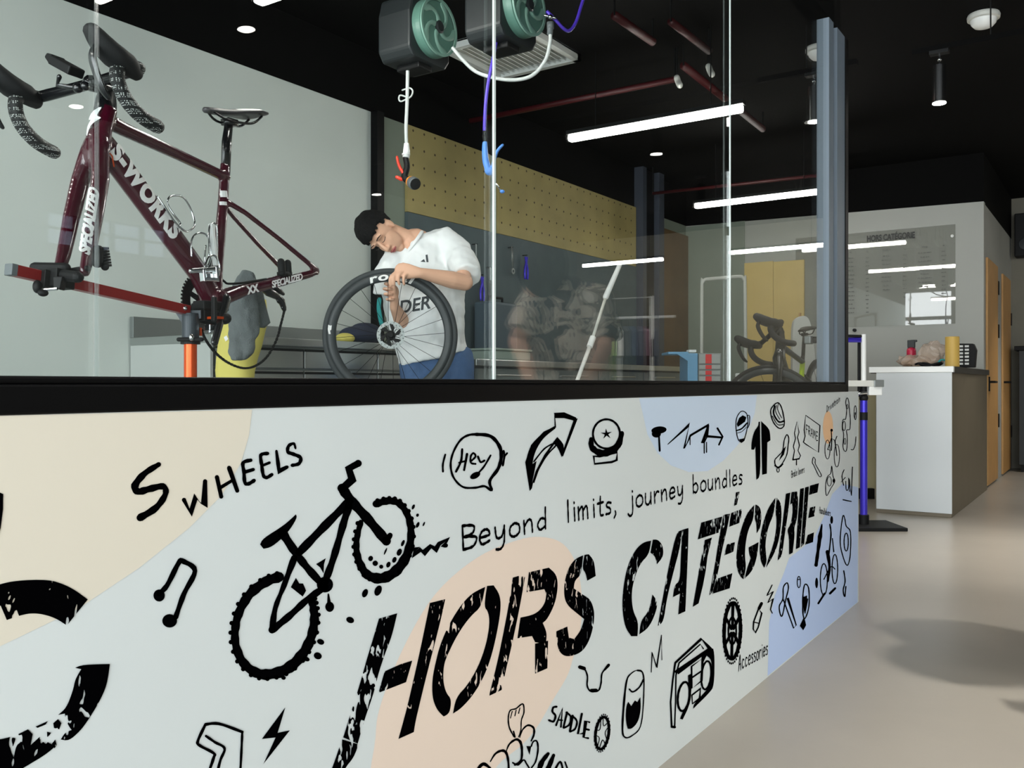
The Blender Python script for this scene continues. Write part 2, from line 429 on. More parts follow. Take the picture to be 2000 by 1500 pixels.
# half wall, its sill and the glazing
wall = struct('wall_front', MB().bb((US, V0, 0), (U1, V0 + .12, .966)), M_mural, label='low wall covered in black line drawings on white, cream and blue')
ROOT[wall] = Matrix.Identity(4)
sl = struct('trim_sill', MB().bb((US, V0 - .004, .966), (UP, V0 + .1, 1.0)).bb((US, V0 - .001, 1.0), (UP, V0 + .03, 1.009)), M_black, .003, label='black metal sill under the glass')
joints = [-.9, .612, 1.434, 2.711, 3.99]
for i in range(len(joints) - 1):
    a, b = joints[i], joints[i + 1]
    w = struct('window_%d' % (i + 2), MB().bb((a + .004, V0 + .012, 1.009), (b - .004, V0 + .022, HC)), M_glass, label='clear glass pane of the wash room front')
struct('window_6', MB().bb((US, V0 + .012, 1.009), (joints[0] - .004, V0 + .022, HC)), M_glass, label='clear glass pane of the wash room front')
for i, (x, wd_) in enumerate(((1.434, .0031), (2.711, .0022), (.612, .0015))):
    e = MB().bb((x - wd_, V0 + .010, 1.009), (x + wd_, V0 + .014, HC)); struct('trim_%d' % (4 + i), e, M_seam if i == 2 else M_edge, label='bright polished edge between two panes')
# corner post: two aluminium faces and a black groove
cp = MB().bb((3.815, V0, 1.005), (3.885, V0 + .05, 2.515)); post = struct('trim_post', cp, M_alu, label='grey aluminium corner post of the glazing')
ROOT[post] = Matrix.Identity(4)
MB().bb((3.885, V0 + .03, 1.005), (3.945, V0 + .05, 2.515)).build('gasket', M_matte, post)
MB().bb((3.945, V0, 1.005), (4.07, V0 + .05, 2.515)).build('post_face', M_alu, post)
MB().bb((4.07, V0 - .004, .966), (UP, V0 + .06, 2.515)).build('post_edge', M_black, post)
struct('trim_header', MB().bb((US, V0 + .03, 2.56), (UP, V0 + .12, HC)), M_ceil, label='black header above the glazing')
# jamb between wash room and workshop, at the back wall
struct('trim_jamb', MB().bb((4.40, VB - .06, 0), (4.465, VB, HW)), M_black, label='black steel jamb at the end of the grey wall')
struct('trim_column', MB().bb((8.28, VB - .10, 0), (8.36, VB, HC)), mat('dark_slate_steel', (58, 64, 76), .5), label='slate grey steel column on the back wall')
struct('trim_column_2', MB().bb((8.62, VB - .12, 0), (8.74, VB, HC)), mat('dark_slate_steel', (58, 64, 76), .5), label='second slate steel column beside a black door leaf')
struct('door_3', MB().bb((8.36, VB - .06, 0), (8.62, VB, HC)), M_black, label='narrow black leaf between two steel columns')
struct('trim_wood', MB().bb((8.74, VB - .03, 0), (UF, VB, HW - .12)), M_brownwood, label='dark wood panel in the back corner')
# doors in the corridor wall, on the far wall
def door(n, lo, hi, axis, m, label, hinge=True):
    d = struct('door_%d' % n, MB().bb(lo, hi), m, .004, label=label); ROOT[d] = Matrix.Identity(4); return d
d1 = door(1, (9.74, VD - .02, .02), (10.60, VD, 2.22), 0, M_doorwood, 'honey oak door nearest the counter')
for z in (.62, 1.55, 2.0):
    MB().bb((10.60, VD - .028, z - .07), (10.66, VD, z + .07)).build('hinge', M_black, d1)
MB().bb((9.79, VD - .03, .93), (9.83, VD - .02, 1.07)).tube([(9.81, VD - .03, 1.02), (9.81, VD - .07, 1.02), (9.97, VD - .07, 1.02)], .011).build('door_handle', M_black, d1)
d2 = door(2, (11.10, VD - .02, .02), (11.90, VD, 2.20), 0, M_doorwood, 'honey oak door at the far end of the corridor wall')
for z in (.45, 1.75):
    MB().bb((11.90, VD - .028, z - .07), (11.96, VD, z + .07)).build('hinge', M_black, d2)
MB().tube([(11.16, VD - .02, 1.02), (11.16, VD - .07, 1.02), (11.30, VD - .07, 1.02)], .011).build('door_handle', M_black, d2)
a = Wu(1512, 512, UF); b = Wu(1572, 505, UF)
d4 = door(4, (UF - .03, b.y, .02), (UF, a.y, a.z), 0, M_palewood, 'pale maple door on the far wall')
MB().bb((UF - .05, b.y + .03, 1.45), (UF - .03, b.y + .05, 1.75)).build('door_handle', M_doorwood, d4)
a = Wu(1455, 560, UF); b = Wu(1640, 500, UF)
struct('trim_panel', MB().bb((UF - .02, d4.bound_box[4][1] - .3, .02), (UF, Wu(1640, 500, UF).y, 2.30)), M_cream, label='cream wall panel beside the pale door')
struct('trim_panel_2', MB().bb((UF - .02, Wu(1511, 560, UF).y, .02), (UF, Wu(1455, 560, UF).y, 2.32)), M_palewood, label='pale maple wall panel beside the pale door')

# ================================================================== THE MURAL (paint on the half wall)
def MP(px, py): return Wv(px, py, V0)
ZM = {0: (0, 0, 1), 1: (0, 780, .33), 2: (0, 1100, .2666), 3: (420, 860, 1 / 3), 4: (840, 780, .3), 5: (600, 1050, .3), 6: (900, 1180, .2133), 7: (1180, 920, .34667), 8: (1400, 760, .2)}
class Paint:
    def __init__(s, z, name, mt=None, lay=.0014): s.z = ZM[z]; s.mb = MB(); s.name = name; s.m = mt or M_ink; s.lay = lay
    def px(s, p): return Vector((s.z[0] + p[0] * s.z[2], s.z[1] + p[1] * s.z[2]))
    def up(s, q): w = MP(q.x, q.y); return Vector((w.x, V0 - s.lay, w.z))
    def flat(s, P):
        P3 = [Vector((p.x, p.y, 0)) for p in P]
        tri = tessellate_polygon([P3]); s.mb.add([s.up(p) for p in P], [tuple(t) for t in tri])
    def poly(s, pts, sm=False):
        P = [s.px(p) for p in pts]
        if not sm and len(P) > 6 and s.lay > .001: P = s.soften(P)
        if sm: P = [Vector((p.x, p.y)) for p in catmull([(p.x, p.y, 0) for p in P], 5, True)]
        s.flat(P); return s
    def soften(s, P):                 # round the shallow corners of a hand traced outline, keep the sharp ones
        for _ in range(2):
            n = len(P); Q = []
            for i in range(n):
                a, b = P[i] - P[i - 1], P[(i + 1) % n] - P[i]
                if a.length > 1e-6 and b.length > 1e-6 and a.angle(b) < .95:
                    Q += [P[i] - a * .25, P[i] + b * .25]
                else: Q.append(P[i])
            P = Q
        return P
    def ell(s, x, y, rx, ry, rot=0, n=20):
        c, q = math.cos(rot), math.sin(rot)
        s.flat([s.px((x + rx * math.cos(a) * c - ry * math.sin(a) * q, y + rx * math.cos(a) * q + ry * math.sin(a) * c)) for a in (2 * PI * i / n for i in range(n))]); return s
    def st(s, pts, w, closed=False, sm=True, k=5, rough=.1):
        P = [s.px(p) for p in pts]; w = [x * s.z[2] for x in w] if isinstance(w, (list, tuple)) else w * s.z[2]
        if sm and len(P) > 2: P = [Vector((p.x, p.y)) for p in catmull([(p.x, p.y, 0) for p in P], k, closed)]
        n = len(P); ww = lerpl(w, n); vs = []; fs = []
        for i in range(n):
            t = (P[(i + 1) % n] - P[i - 1]) if closed else (P[min(i + 1, n - 1)] - P[max(i - 1, 0)])
            if t.length < 1e-6: t = Vector((1, 0))
            t.normalize(); nn = Vector((-t.y, t.x)); h = ww[i] / 2 * (1 + rough * math.sin(i * 1.7 + len(pts) + P[0].x))
            if not sm and 0 < i < n - 1:
                t2 = (P[i] - P[i - 1]).normalized(); cs = max(.55, abs(t2.dot(t))); h /= cs
            vs += [s.up(P[i] + nn * h), s.up(P[i] - nn * h)]
        for i in range(n if closed else n - 1):
            j = (i + 1) % n; fs.append((2 * i, 2 * j, 2 * j + 1, 2 * i + 1))
        s.mb.add(vs, fs)
        if not closed:
            for e in (0, n - 1):
                r = ww[e] / 2 * .97
                s.flat([P[e] + Vector((math.cos(a), math.sin(a))) * r for a in (2 * PI * i / 12 for i in range(12))])
        return s
    def ring(s, x, y, rx, ry, w, rot=0):
        c, q = math.cos(rot), math.sin(rot)
        return s.st([(x + rx * math.cos(a) * c - ry * math.sin(a) * q, y + rx * math.cos(a) * q + ry * math.sin(a) * c) for a in (2 * PI * i / 18 for i in range(18))], w, True, k=3, rough=.08)
    def done(s, label=None):
        for f in s.mb.f:                                        # all faces look out of the wall
            a, b, c = (s.mb.v[i] for i in f[:3])
            if (b - a).cross(c - a).y > 0: f.reverse()
        o = s.mb.build(s.name, s.m, wall, recalc=False)
        if label: o['label'] = label
        return o
# stroke alphabet, unit box: x 0..1, cap height 1, x-height .6
GL = {
 'B': [[(.05, 0), (.0, 1)], [(0, 1), (.6, .9), (.55, .6), (.1, .52)], [(.1, .52), (.75, .4), (.6, .05), (.05, 0)]],
 'e': [[(.05, .32), (.6, .36), (.5, .6), (.2, .58), (.05, .3), (.2, .02), (.62, .1)]],
 'y': [[(.05, .6), (.15, .15), (.45, .15), (.6, .55)], [(.6, .6), (.6, -.1), (.4, -.38), (.12, -.36)]],
 'o': [[(.35, .6), (.08, .45), (.08, .12), (.35, 0), (.65, .15), (.62, .48), (.35, .6)]],
 'n': [[(.05, .6), (.1, 0)], [(.1, .35), (.35, .6), (.55, .5), (.62, 0)]],
 'd': [[(.6, 1), (.62, 0)], [(.6, .45), (.3, .52), (.08, .25), (.25, .0), (.6, .12)]],
 'l': [[(.15, 1), (.2, 0)]], 'i': [[(.15, .6), (.2, 0)], [(.13, .86), (.15, .84)]],
 'm': [[(.0, .6), (.05, 0)], [(.05, .4), (.25, .6), (.36, .5), (.4, 0)], [(.4, .4), (.6, .6), (.72, .5), (.78, 0)]],
 't': [[(.25, .95), (.25, .1), (.5, .02)], [(.0, .62), (.5, .66)]],
 's': [[(.5, .56), (.2, .6), (.1, .42), (.42, .28), (.42, .06), (.05, .03)]],
 ',': [[(.15, .1), (.2, -.05), (.05, -.22)]],
 'j': [[(.3, .6), (.32, -.2), (.1, -.38), (-.1, -.25)], [(.28, .88), (.31, .86)]],
 'u': [[(.05, .6), (.08, .1), (.35, 0), (.55, .2)], [(.58, .6), (.6, 0)]],
 'r': [[(.05, .6), (.1, 0)], [(.1, .35), (.3, .58), (.5, .55)]],
 'b': [[(.05, 1), (.08, 0)], [(.08, .42), (.4, .52), (.62, .25), (.4, 0), (.08, .08)]],
 'A': [[(0, 0), (.35, 1), (.6, 0)], [(.12, .38), (.5, .4)]],
 'c': [[(.55, .52), (.25, .6), (.06, .3), (.25, .02), (.55, .1)]],
 'F': [[(.1, 1), (.0, 0)], [(.1, 1), (.6, .95)], [(.05, .5), (.45, .52)]],
 'R': [[(.05, 0), (.05, 1), (.55, .85), (.5, .55), (.05, .5)], [(.2, .5), (.6, 0)]],
 'M': [[(0, 0), (.1, 1), (.38, .35), (.65, 1), (.75, 0)]],
 'E': [[(.6, 1), (.05, .95), (.05, 0), (.6, .05)], [(.05, .5), (.5, .52)]],
 'D': [[(.05, 0), (.08, 1), (.6, .7), (.55, .2), (.05, 0)]], 'v': [[(0, .6), (.25, 0), (.55, .6)]],
 'a': [[(.55, .5), (.25, .6), (.06, .3), (.25, 0), (.55, .15)], [(.55, .6), (.6, 0)]],
 'H': [[(.05, 1), (.05, 0)], [(.6, 1), (.6, 0)], [(.05, .5), (.6, .5)]],
 'k': [[(.05, 1), (.08, 0)], [(.5, .6), (.1, .28), (.55, 0)]],
}
ADV = {'l': .45, 'i': .42, 'm': 1.0, ',': .4, 'j': .55, 't': .62, 'r': .65, 'M': 1.0, ' ': .5, 's': .66}
def word(name, txt, p0, p1, hpx, w, label=None, rough=.22):
    """lettering between two baseline pixels; laid out evenly along the wall, hpx = height at the first letter"""
    A, B = MP(*p0), MP(*p1); h = (MP(p0[0], p0[1] - hpx) - A).z
    tot = sum(ADV.get(c, .8) for c in txt); sx = (B.x - A.x) / tot; s = Paint(0, name); x = 0
    wz = (MP(p0[0], p0[1] - w) - A).z
    for ci, ch in enumerate(txt):
        for line in GL.get(ch, []):
            P = []
            for (gx, gy) in line:
                t = (x + gx * .9) / tot; P.append(Vector((A.x + (B.x - A.x) * t, A.z + (B.z - A.z) * t + gy * h, 0)))
            if len(P) > 2: P = catmull(P, 5)
            elif rough: P = [P[0] + (P[1] - P[0]) * i / 5 for i in range(6)]
            n = len(P); vs = []; fs = []
            for i in range(n):
                t = (P[min(i + 1, n - 1)] - P[max(i - 1, 0)]).normalized(); nn = Vector((-t.y, t.x, 0)) * (wz / 2) * (1 + rough * math.sin(i * 2.4 + ci * 1.3))
                vs += [Vector((q.x, V0 - s.lay, q.y)) for q in (P[i] + nn, P[i] - nn)]
            fs = [(2 * i, 2 * i + 2, 2 * i + 3, 2 * i + 1) for i in range(n - 1)]
            s.mb.add(vs, fs)
            for e in (0, n - 1):
                s.mb.add([Vector((P[e].x + math.cos(q) * wz / 2, V0 - s.lay, P[e].y + math.sin(q) * wz / 2)) for q in (2 * PI * k / 10 for k in range(10))], [tuple(range(10))])
        x += ADV.get(ch, .8)
    return s.done(label)

# colour fields
Paint(0, 'painted_field', M_peach, .0005).poly([(-80, 806), (0, 812), (240, 806), (492, 800), (486, 850), (470, 905), (432, 968), (368, 1032), (270, 1110), (150, 1190), (0, 1262), (-80, 1300)]).done('cream field of paint at the left of the wall')
Paint(0, 'painted_circle', M_peach2, .0005).poly([(735, 1560), (733, 1440), (745, 1370), (790, 1260), (850, 1160), (930, 1090), (1010, 1055), (1060, 1049), (1100, 1063), (1126, 1105), (1136, 1170), (1132, 1240), (1119, 1285), (1107, 1321), (1079, 1368), (1049, 1419), (1019, 1455), (980, 1486), (900, 1560)], True).done('peach circle of paint behind the large lettering')
Paint(0, 'painted_circle', M_blue, .0005).poly([(1248, 778), (1256, 812), (1264, 848), (1284, 885), (1310, 909), (1345, 922), (1382, 920), (1412, 900), (1440, 870), (1462, 838), (1474, 806), (1478, 772), (1360, 774)]).done('pale blue circle of paint under the sill')
Paint(0, 'painted_field', M_blue2, .0005).poly([(1499, 1320), (1502, 1215), (1513, 1163), (1530, 1121), (1541, 1090), (1589, 1052), (1610, 1007), (1625, 965), (1645, 945), (1676, 952), (1675, 1176)]).done('sky blue field of paint at the end of the wall')
Paint(0, 'painted_circle', M_orange_p, .0005).ell(1617, 835, 10, 32).done('small orange spot of paint')

p = Paint(1, 'painted_lettering')
p.st([(935, 385), (850, 440), (795, 510), (815, 545), (880, 530), (960, 515), (975, 560), (920, 640), (825, 700)], [30, 44, 40, 34, 44])
p.st([(1085, 595), (1125, 670), (1155, 575), (1205, 630), (1210, 485)], 27, sm=False).st([(1280, 460), (1305, 575)], 26).st([(1352, 405), (1400, 540)], 26).st([(1295, 525), (1370, 480)], 20)
p.st([(1480, 360), (1435, 375), (1440, 430), (1445, 490), (1465, 500), (1500, 480)], 22).st([(1445, 430), (1495, 415)], 20)
p.st([(1580, 320), (1540, 330), (1545, 390), (1555, 450), (1575, 462), (1605, 445)], 21).st([(1548, 392), (1590, 375)], 18)
p.st([(1632, 305), (1642, 380), (1648, 425), (1695, 400)], [14, 26, 24, 20], sm=False).st([(1745, 290), (1735, 262), (1705, 275), (1700, 310), (1735, 325), (1775, 345), (1765, 380), (1725, 390)], [12, 20, 22, 22, 20])
p.done('hand painted word wheels with a big S before it')
Paint(1, 'painted_music_note').st([(935, 1150), (985, 1100), (1055, 965), (1085, 960), (1150, 1015), (1085, 1150), (1035, 1290)], 30).ell(938, 1160, 34, 36).ell(1000, 1310, 44, 40).done()
p = Paint(2, 'painted_big_letter', M_worn)
p.poly([(-120, 190), (0, 150), (120, 125), (350, 118), (470, 155), (560, 205), (638, 265), (485, 455), (400, 400), (300, 370), (215, 365), (130, 385), (45, 415), (0, 310), (-120, 330)])
p.poly([(545, 765), (600, 742), (800, 737), (780, 890), (720, 1020), (640, 1150), (580, 1230), (500, 1300), (440, 1290), (470, 1240), (520, 1220), (500, 1195), (475, 1140), (470, 1100), (420, 1110), (480, 1060), (530, 930), (545, 850), (590, 775)])
p.poly([(-90, 1290), (0, 1290), (110, 1260), (200, 1215), (235, 1250), (220, 1330), (330, 1230), (370, 1240), (330, 1300), (400, 1340), (330, 1400), (180, 1490), (60, 1560), (-90, 1600)])
p.poly([(385, 1170), (420, 1140), (445, 1170), (430, 1215), (390, 1205)]).poly([(255, 1195), (345, 1155), (330, 1180), (270, 1205)]).poly([(375, 1320), (400, 1290), (410, 1330), (395, 1355)])
p.done('huge worn black letter cut off at the left')
Paint(1, 'painted_stroke').poly([(-30, 540), (15, 560), (14, 650), (0, 760), (-30, 860)]).done()
Paint(2, 'painted_arrow').st([(1500, 1180), (1600, 1175), (1770, 1235)], 22).st([(1770, 1235), (1765, 1350), (1755, 1540)], 18).st([(1500, 1180), (1445, 1300), (1460, 1335), (1560, 1390), (1560, 1425), (1520, 1540)], 22).st([(1505, 1265), (1570, 1310), (1640, 1355), (1610, 1440), (1585, 1540)], 20).done('line drawn bent arrow near the bottom edge')
Paint(0, 'painted_lightning_bolt').poly([(556, 1381), (510, 1443), (537, 1440), (513, 1492), (565, 1426), (541, 1431)]).done()

p = Paint(3, 'painted_bicycle')
def knobby(pts, w, out):
    p.st(pts, w, rough=.1); P = catmull([(x, y, 0) for x, y in pts], 4); c = sum(P, Vector()) / len(P)
    for q in P[1::2]:
        d = (q - c).normalized(); p.ell(q.x + d.x * out, q.y + d.y * out, 13, 13)
knobby([(372, 800), (290, 830), (200, 900), (140, 1000), (115, 1100), (118, 1200), (160, 1300), (240, 1362), (330, 1368), (430, 1330), (510, 1250), (560, 1150), (578, 1050), (572, 980), (560, 935)], [60, 58, 50, 46, 54, 62, 66, 56, 50, 40], 26)
knobby([(940, 372), (1000, 356), (1060, 362), (1110, 410), (1140, 490), (1142, 590), (1112, 690), (1050, 770), (970, 808), (890, 788), (845, 720), (825, 640), (830, 560), (850, 480)], [44, 40, 38, 44, 60, 62, 46, 36, 32], 17)
p.st([(835, 135), (780, 165), (800, 230), (740, 285)], [44, 36, 40, 46], sm=False).st([(740, 280), (800, 360), (900, 470), (1000, 590)], 56).st([(1000, 590), (1022, 556)], 32)
p.st([(785, 355), (640, 500), (490, 655)], 48).st([(780, 385), (745, 500), (690, 690), (640, 830)], [46, 40, 42]).st([(390, 540), (470, 660), (540, 750), (640, 860)], [56, 46, 44, 46])
p.poly([(470, 433), (478, 455), (420, 545), (330, 625), (280, 635), (260, 610), (275, 575), (400, 498)]).st([(640, 860), (540, 930), (430, 1030), (330, 1110)], [40, 38, 44]).st([(460, 690), (400, 850), (350, 980), (330, 1110)], [40, 26, 40]).ell(640, 845, 48, 46)
p.poly([(470, 805), (490, 838), (512, 838), (530, 880), (510, 915), (440, 860)]).poly([(588, 725), (645, 690), (635, 725), (632, 780), (612, 745)]).st([(660, 900), (665, 960)], [8, 24]).ell(668, 975, 26, 30)
for e in [(875, 895, 16, 26), (952, 880, 20, 32), (788, 1052, 24, 18), (615, 1180, 22, 16), (530, 1280, 22, 13), (598, 1262, 24, 20), (397, 1390, 14, 12), (1158, 390, 8, 16), (1183, 438, 8, 10), (1184, 495, 9, 18), (1220, 490, 5, 14), (908, 692, 14, 16), (935, 720, 16, 16), (970, 740, 12, 12), (1012, 728, 12, 18), (1047, 700, 12, 18), (1076, 655, 14, 22), (1097, 602, 9, 20), (995, 650, 5, 22)]: p.ell(*e, rot=.4)
p.st([(1150, 640), (1180, 630), (1160, 670), (1200, 640), (1220, 660), (1260, 620), (1290, 640), (1310, 605), (1360, 580), (1330, 625), (1350, 615)], 24, sm=False)
p.done('large black painted mountain bike with mud flying off the tyres')

p = Paint(4, 'painted_speech_bubble')
p.st([(300, 228), (390, 240), (445, 300), (460, 370), (440, 450), (385, 530), (397, 592), (350, 565), (290, 575), (210, 570), (150, 510), (130, 430), (145, 350), (190, 270), (240, 235)], [22, 24, 22, 16, 14, 14, 14, 16], True)
p.st([(205, 325), (198, 400), (165, 470)], 15).st([(237, 355), (218, 460)], 15).st([(185, 412), (232, 400)], 12).st([(265, 400), (292, 372), (280, 350), (262, 368), (262, 412), (292, 420)], 13).st([(308, 372), (325, 408), (350, 398)], 14).st([(390, 365), (345, 440), (290, 500)], 13).ell(290, 495, 36, 20, -.5)
p.st([(95, 360), (80, 420), (80, 470)], 13).st([(475, 335), (480, 370), (470, 430)], 14).st([(480, 372), (498, 350)], 12)
p.done('speech bubble reading Hey')
p = Paint(4, 'painted_arrow')
p.st([(808, 100), (945, 128), (857, 368), (822, 258), (745, 365), (690, 470), (652, 588), (622, 410), (660, 300), (740, 215), (812, 180)], 13, True, sm=False)
p.poly([(618, 400), (650, 300), (690, 255), (740, 210), (810, 172), (812, 190), (740, 245), (695, 310), (670, 375), (664, 420), (690, 400), (650, 595), (632, 500)]).poly([(803, 88), (870, 84), (948, 118), (944, 142), (870, 122), (812, 122)]).st([(672, 405), (740, 322), (800, 288), (815, 300), (760, 360), (705, 450), (672, 540)], 10).poly([(790, 290), (824, 245), (848, 268), (872, 305), (854, 378), (835, 330), (815, 295)])
p.done('curved arrow pointing up')
p = Paint(4, 'painted_badge')
p.ring(1145, 225, 88, 95, 14).st([(1045, 258), (1050, 310), (1095, 345), (1160, 345), (1220, 300), (1245, 220)], [26, 40, 44, 44, 30]).st([(1062, 370), (1100, 372), (1215, 345), (1212, 395), (1180, 408), (1068, 420)], 14, True, sm=False)
p.poly([(1145 + r * math.cos(a) * 1.1, 225 + r * math.sin(a)) for a, r in ((i * PI / 5 - .4, 36 if i % 2 == 0 else 11) for i in range(10))])
p.done()
Paint(4, 'painted_mallet').ell(1487, 200, 50, 24, -.1).ell(1470, 225, 30, 24).st([(1487, 240), (1492, 335)], 12).done()
Paint(4, 'painted_zigzag_arrow').st([(1545, 292), (1684, 166), (1650, 320), (1692, 235), (1806, 168), (1772, 285), (1800, 240), (1895, 248)], [6, 18, 10, 14, 18, 22, 12, 14], sm=False).st([(1868, 188), (1902, 243), (1878, 295)], 12, sm=False).st([(1782, 280), (1782, 350)], 7).st([(1797, 280), (1797, 345)], 7).st([(1690, 240), (1690, 295)], 6).st([(1806, 168), (1800, 240)], 16).done()
word('painted_lettering', 'Beyond', (902, 1074), (1072, 1030), 47, 6.0, 'handwritten word Beyond')
word('painted_lettering', 'limits,', (1104, 1020), (1207, 1001), 42, 5.4, 'handwritten word limits')
word('painted_lettering', 'journey', (1228, 994), (1337, 968), 38, 5.0, 'handwritten word journey')
word('painted_lettering', 'boundles', (1352, 963), (1452, 945), 35, 4.4, 'handwritten word boundles')

# HORS CATEGORIE, the worn stencil capitals
def big(z, name, m, *polys):
    q = Paint(z, name, m)
    for a in polys: q.poly(a)
    return q.done()
big(5, 'painted_letter_h', M_worn2, [(463, 527), (582, 492), (548, 640), (500, 760), (455, 900), (430, 1010), (370, 1180), (325, 1340), (230, 1300), (290, 1110), (345, 930), (390, 770), (430, 640)], [(222, 1312), (330, 1345), (300, 1430), (240, 1500), (210, 1600), (120, 1600), (180, 1440)], [(500, 870), (600, 825), (680, 800), (640, 940), (460, 1010)])
big(5, 'painted_letter_h', M_worn, [(795, 425), (895, 400), (860, 560), (800, 790), (750, 990), (700, 1200), (690, 1265), (590, 1310), (640, 1130), (680, 960), (730, 740)])
big(5, 'painted_letter_o', M_worn, [(1155, 320), (1130, 450), (1060, 510), (980, 620), (910, 760), (885, 830), (880, 930), (900, 1010), (935, 1050), (925, 1140), (885, 1165), (840, 1120), (810, 1040), (810, 920), (830, 820), (860, 700), (920, 560), (1010, 420), (1080, 355)], [(1167, 314), (1210, 310), (1250, 370), (1258, 450), (1240, 580), (1200, 760), (1150, 900), (1080, 1020), (1000, 1110), (945, 1145), (965, 1040), (1040, 960), (1110, 840), (1160, 700), (1185, 560), (1175, 480), (1147, 450)])
big(5, 'painted_letter_r', M_worn2, [(1335, 260), (1418, 235), (1390, 400), (1350, 600), (1310, 780), (1285, 880), (1265, 990), (1180, 1030), (1230, 830), (1270, 640), (1310, 430)], [(1480, 690), (1565, 670), (1560, 850), (1480, 885)])
big(5, 'painted_letter_r', M_worn, [(1440, 225), (1570, 195), (1620, 240), (1630, 320), (1610, 430), (1560, 530), (1530, 555), (1558, 620), (1550, 690), (1480, 680), (1460, 640), (1365, 655), (1385, 520), (1480, 500), (1540, 440), (1555, 370), (1540, 335), (1425, 355)])
big(5, 'painted_letter_s', M_worn, [(1793, 115), (1780, 240), (1738, 280), (1732, 330), (1790, 370), (1840, 400), (1868, 480), (1860, 580), (1830, 680), (1780, 750), (1690, 778), (1640, 750), (1620, 680), (1618, 610), (1690, 578), (1700, 650), (1735, 660), (1780, 600), (1800, 530), (1750, 490), (1690, 440), (1668, 380), (1672, 280), (1700, 190), (1745, 135)], [(1802, 112), (1830, 108), (1865, 150), (1875, 250), (1820, 280), (1810, 230), (1787, 200)])
big(7, 'painted_letter_c', M_worn, [(262, 392), (250, 470), (200, 520), (165, 610), (150, 700), (160, 790), (190, 850), (185, 930), (150, 930), (115, 880), (98, 770), (105, 650), (130, 530), (175, 440), (220, 400)], [(272, 386), (300, 385), (328, 420), (332, 480), (295, 525), (285, 480), (258, 460)], [(195, 920), (205, 840), (250, 790), (270, 695), (302, 740), (280, 820), (245, 885)])
big(7, 'painted_letter_a', M_worn, [(405, 345), (436, 332), (425, 430), (390, 560), (350, 720), (332, 850), (300, 872), (330, 700), (365, 520)], [(438, 331), (473, 320), (470, 450), (455, 790), (415, 808), (425, 690), (385, 710), (395, 640), (425, 620), (430, 470)])
big(7, 'painted_letter_t', M_worn2, [(545, 290), (663, 256), (648, 345), (525, 385)], [(565, 388), (605, 374), (580, 480), (570, 560), (530, 570)])
big(7, 'painted_letter_t', M_ink, [(532, 565), (571, 555), (555, 640), (530, 745), (497, 765)])
big(7, 'painted_letter_e', M_worn2, [(670, 246), (706, 240), (690, 330), (660, 450), (640, 570), (625, 612), (610, 680), (590, 700), (620, 540), (645, 380)], [(714, 236), (775, 212), (765, 290), (700, 315)], [(690, 413), (735, 400), (725, 455), (675, 475)], [(630, 608), (720, 575), (705, 660), (606, 692)], [(740, 120), (761, 116), (745, 190), (730, 195)])
big(7, 'painted_letter_g', M_worn, [(843, 191), (840, 270), (810, 330), (795, 400), (790, 480), (798, 540), (783, 610), (760, 590), (742, 530), (745, 440), (765, 340), (800, 240)], [(851, 188), (875, 200), (885, 250), (878, 320), (858, 350), (855, 290), (845, 270)], [(788, 608), (805, 540), (825, 490), (815, 470), (812, 430), (868, 400), (860, 480), (835, 560)])
big(7, 'painted_letter_o', M_worn, [(963, 150), (955, 240), (920, 320), (905, 410), (910, 470), (914, 510), (900, 545), (880, 510), (872, 430), (885, 320), (920, 210)], [(971, 150), (995, 180), (998, 270), (985, 380), (960, 460), (910, 545), (920, 500), (950, 420), (968, 330), (970, 260), (962, 240)])
big(7, 'painted_letter_r', M_worn, [(1022, 128), (1047, 121), (1035, 230), (1015, 360), (1000, 480), (975, 505), (995, 360), (1010, 240)], [(1054, 119), (1085, 115), (1092, 170), (1085, 270), (1068, 320), (1072, 360), (1060, 460), (1040, 470), (1040, 370), (1028, 330), (1050, 300), (1062, 220), (1057, 180), (1046, 190)])
big(7, 'painted_letter_i', M_worn, [(1103, 100), (1124, 95), (1115, 250), (1100, 430), (1078, 440), (1090, 260)])
big(7, 'painted_letter_e', M_worn, [(1130, 92), (1152, 86), (1140, 240), (1125, 410), (1106, 430), (1118, 260)], [(1158, 82), (1208, 68), (1200, 120), (1152, 135)], [(1158, 206), (1188, 198), (1182, 255), (1148, 265)], [(1145, 360), (1180, 345), (1175, 400), (1130, 415)])

p = Paint(6, 'painted_handlebar'); p.st([(1090, 575), (1130, 595), (1155, 660), (1152, 740), (1175, 790), (1215, 800), (1260, 785), (1280, 720), (1290, 630), (1350, 560)], 15).st([(1085, 575), (1125, 588)], 34, rough=0).st([(1312, 600), (1350, 556)], [18, 26]).st([(1190, 790), (1235, 788)], 32, rough=0); p.done()
Paint(6, 'painted_zigzag').st([(1740, 622), (1748, 440), (1790, 580), (1834, 280), (1838, 510)], [7, 10, 12, 8, 6], sm=False).done()
Paint(6, 'painted_cup').st([(1615, 606), (1668, 650), (1668, 900), (1640, 1120), (1560, 1205), (1500, 1218), (1476, 1150), (1490, 900), (1515, 700), (1555, 635)], [18, 12, 10, 12, 16, 20, 14, 8], True).st([(1540, 778), (1572, 802), (1630, 760), (1668, 690)], 15).poly([(1515, 920), (1530, 893), (1556, 932), (1590, 880), (1612, 895), (1640, 850), (1646, 960), (1620, 1080), (1560, 1142), (1525, 1140), (1508, 1080), (1506, 980)]).done('tall cup half full of black')
p = Paint(6, 'painted_lettering')
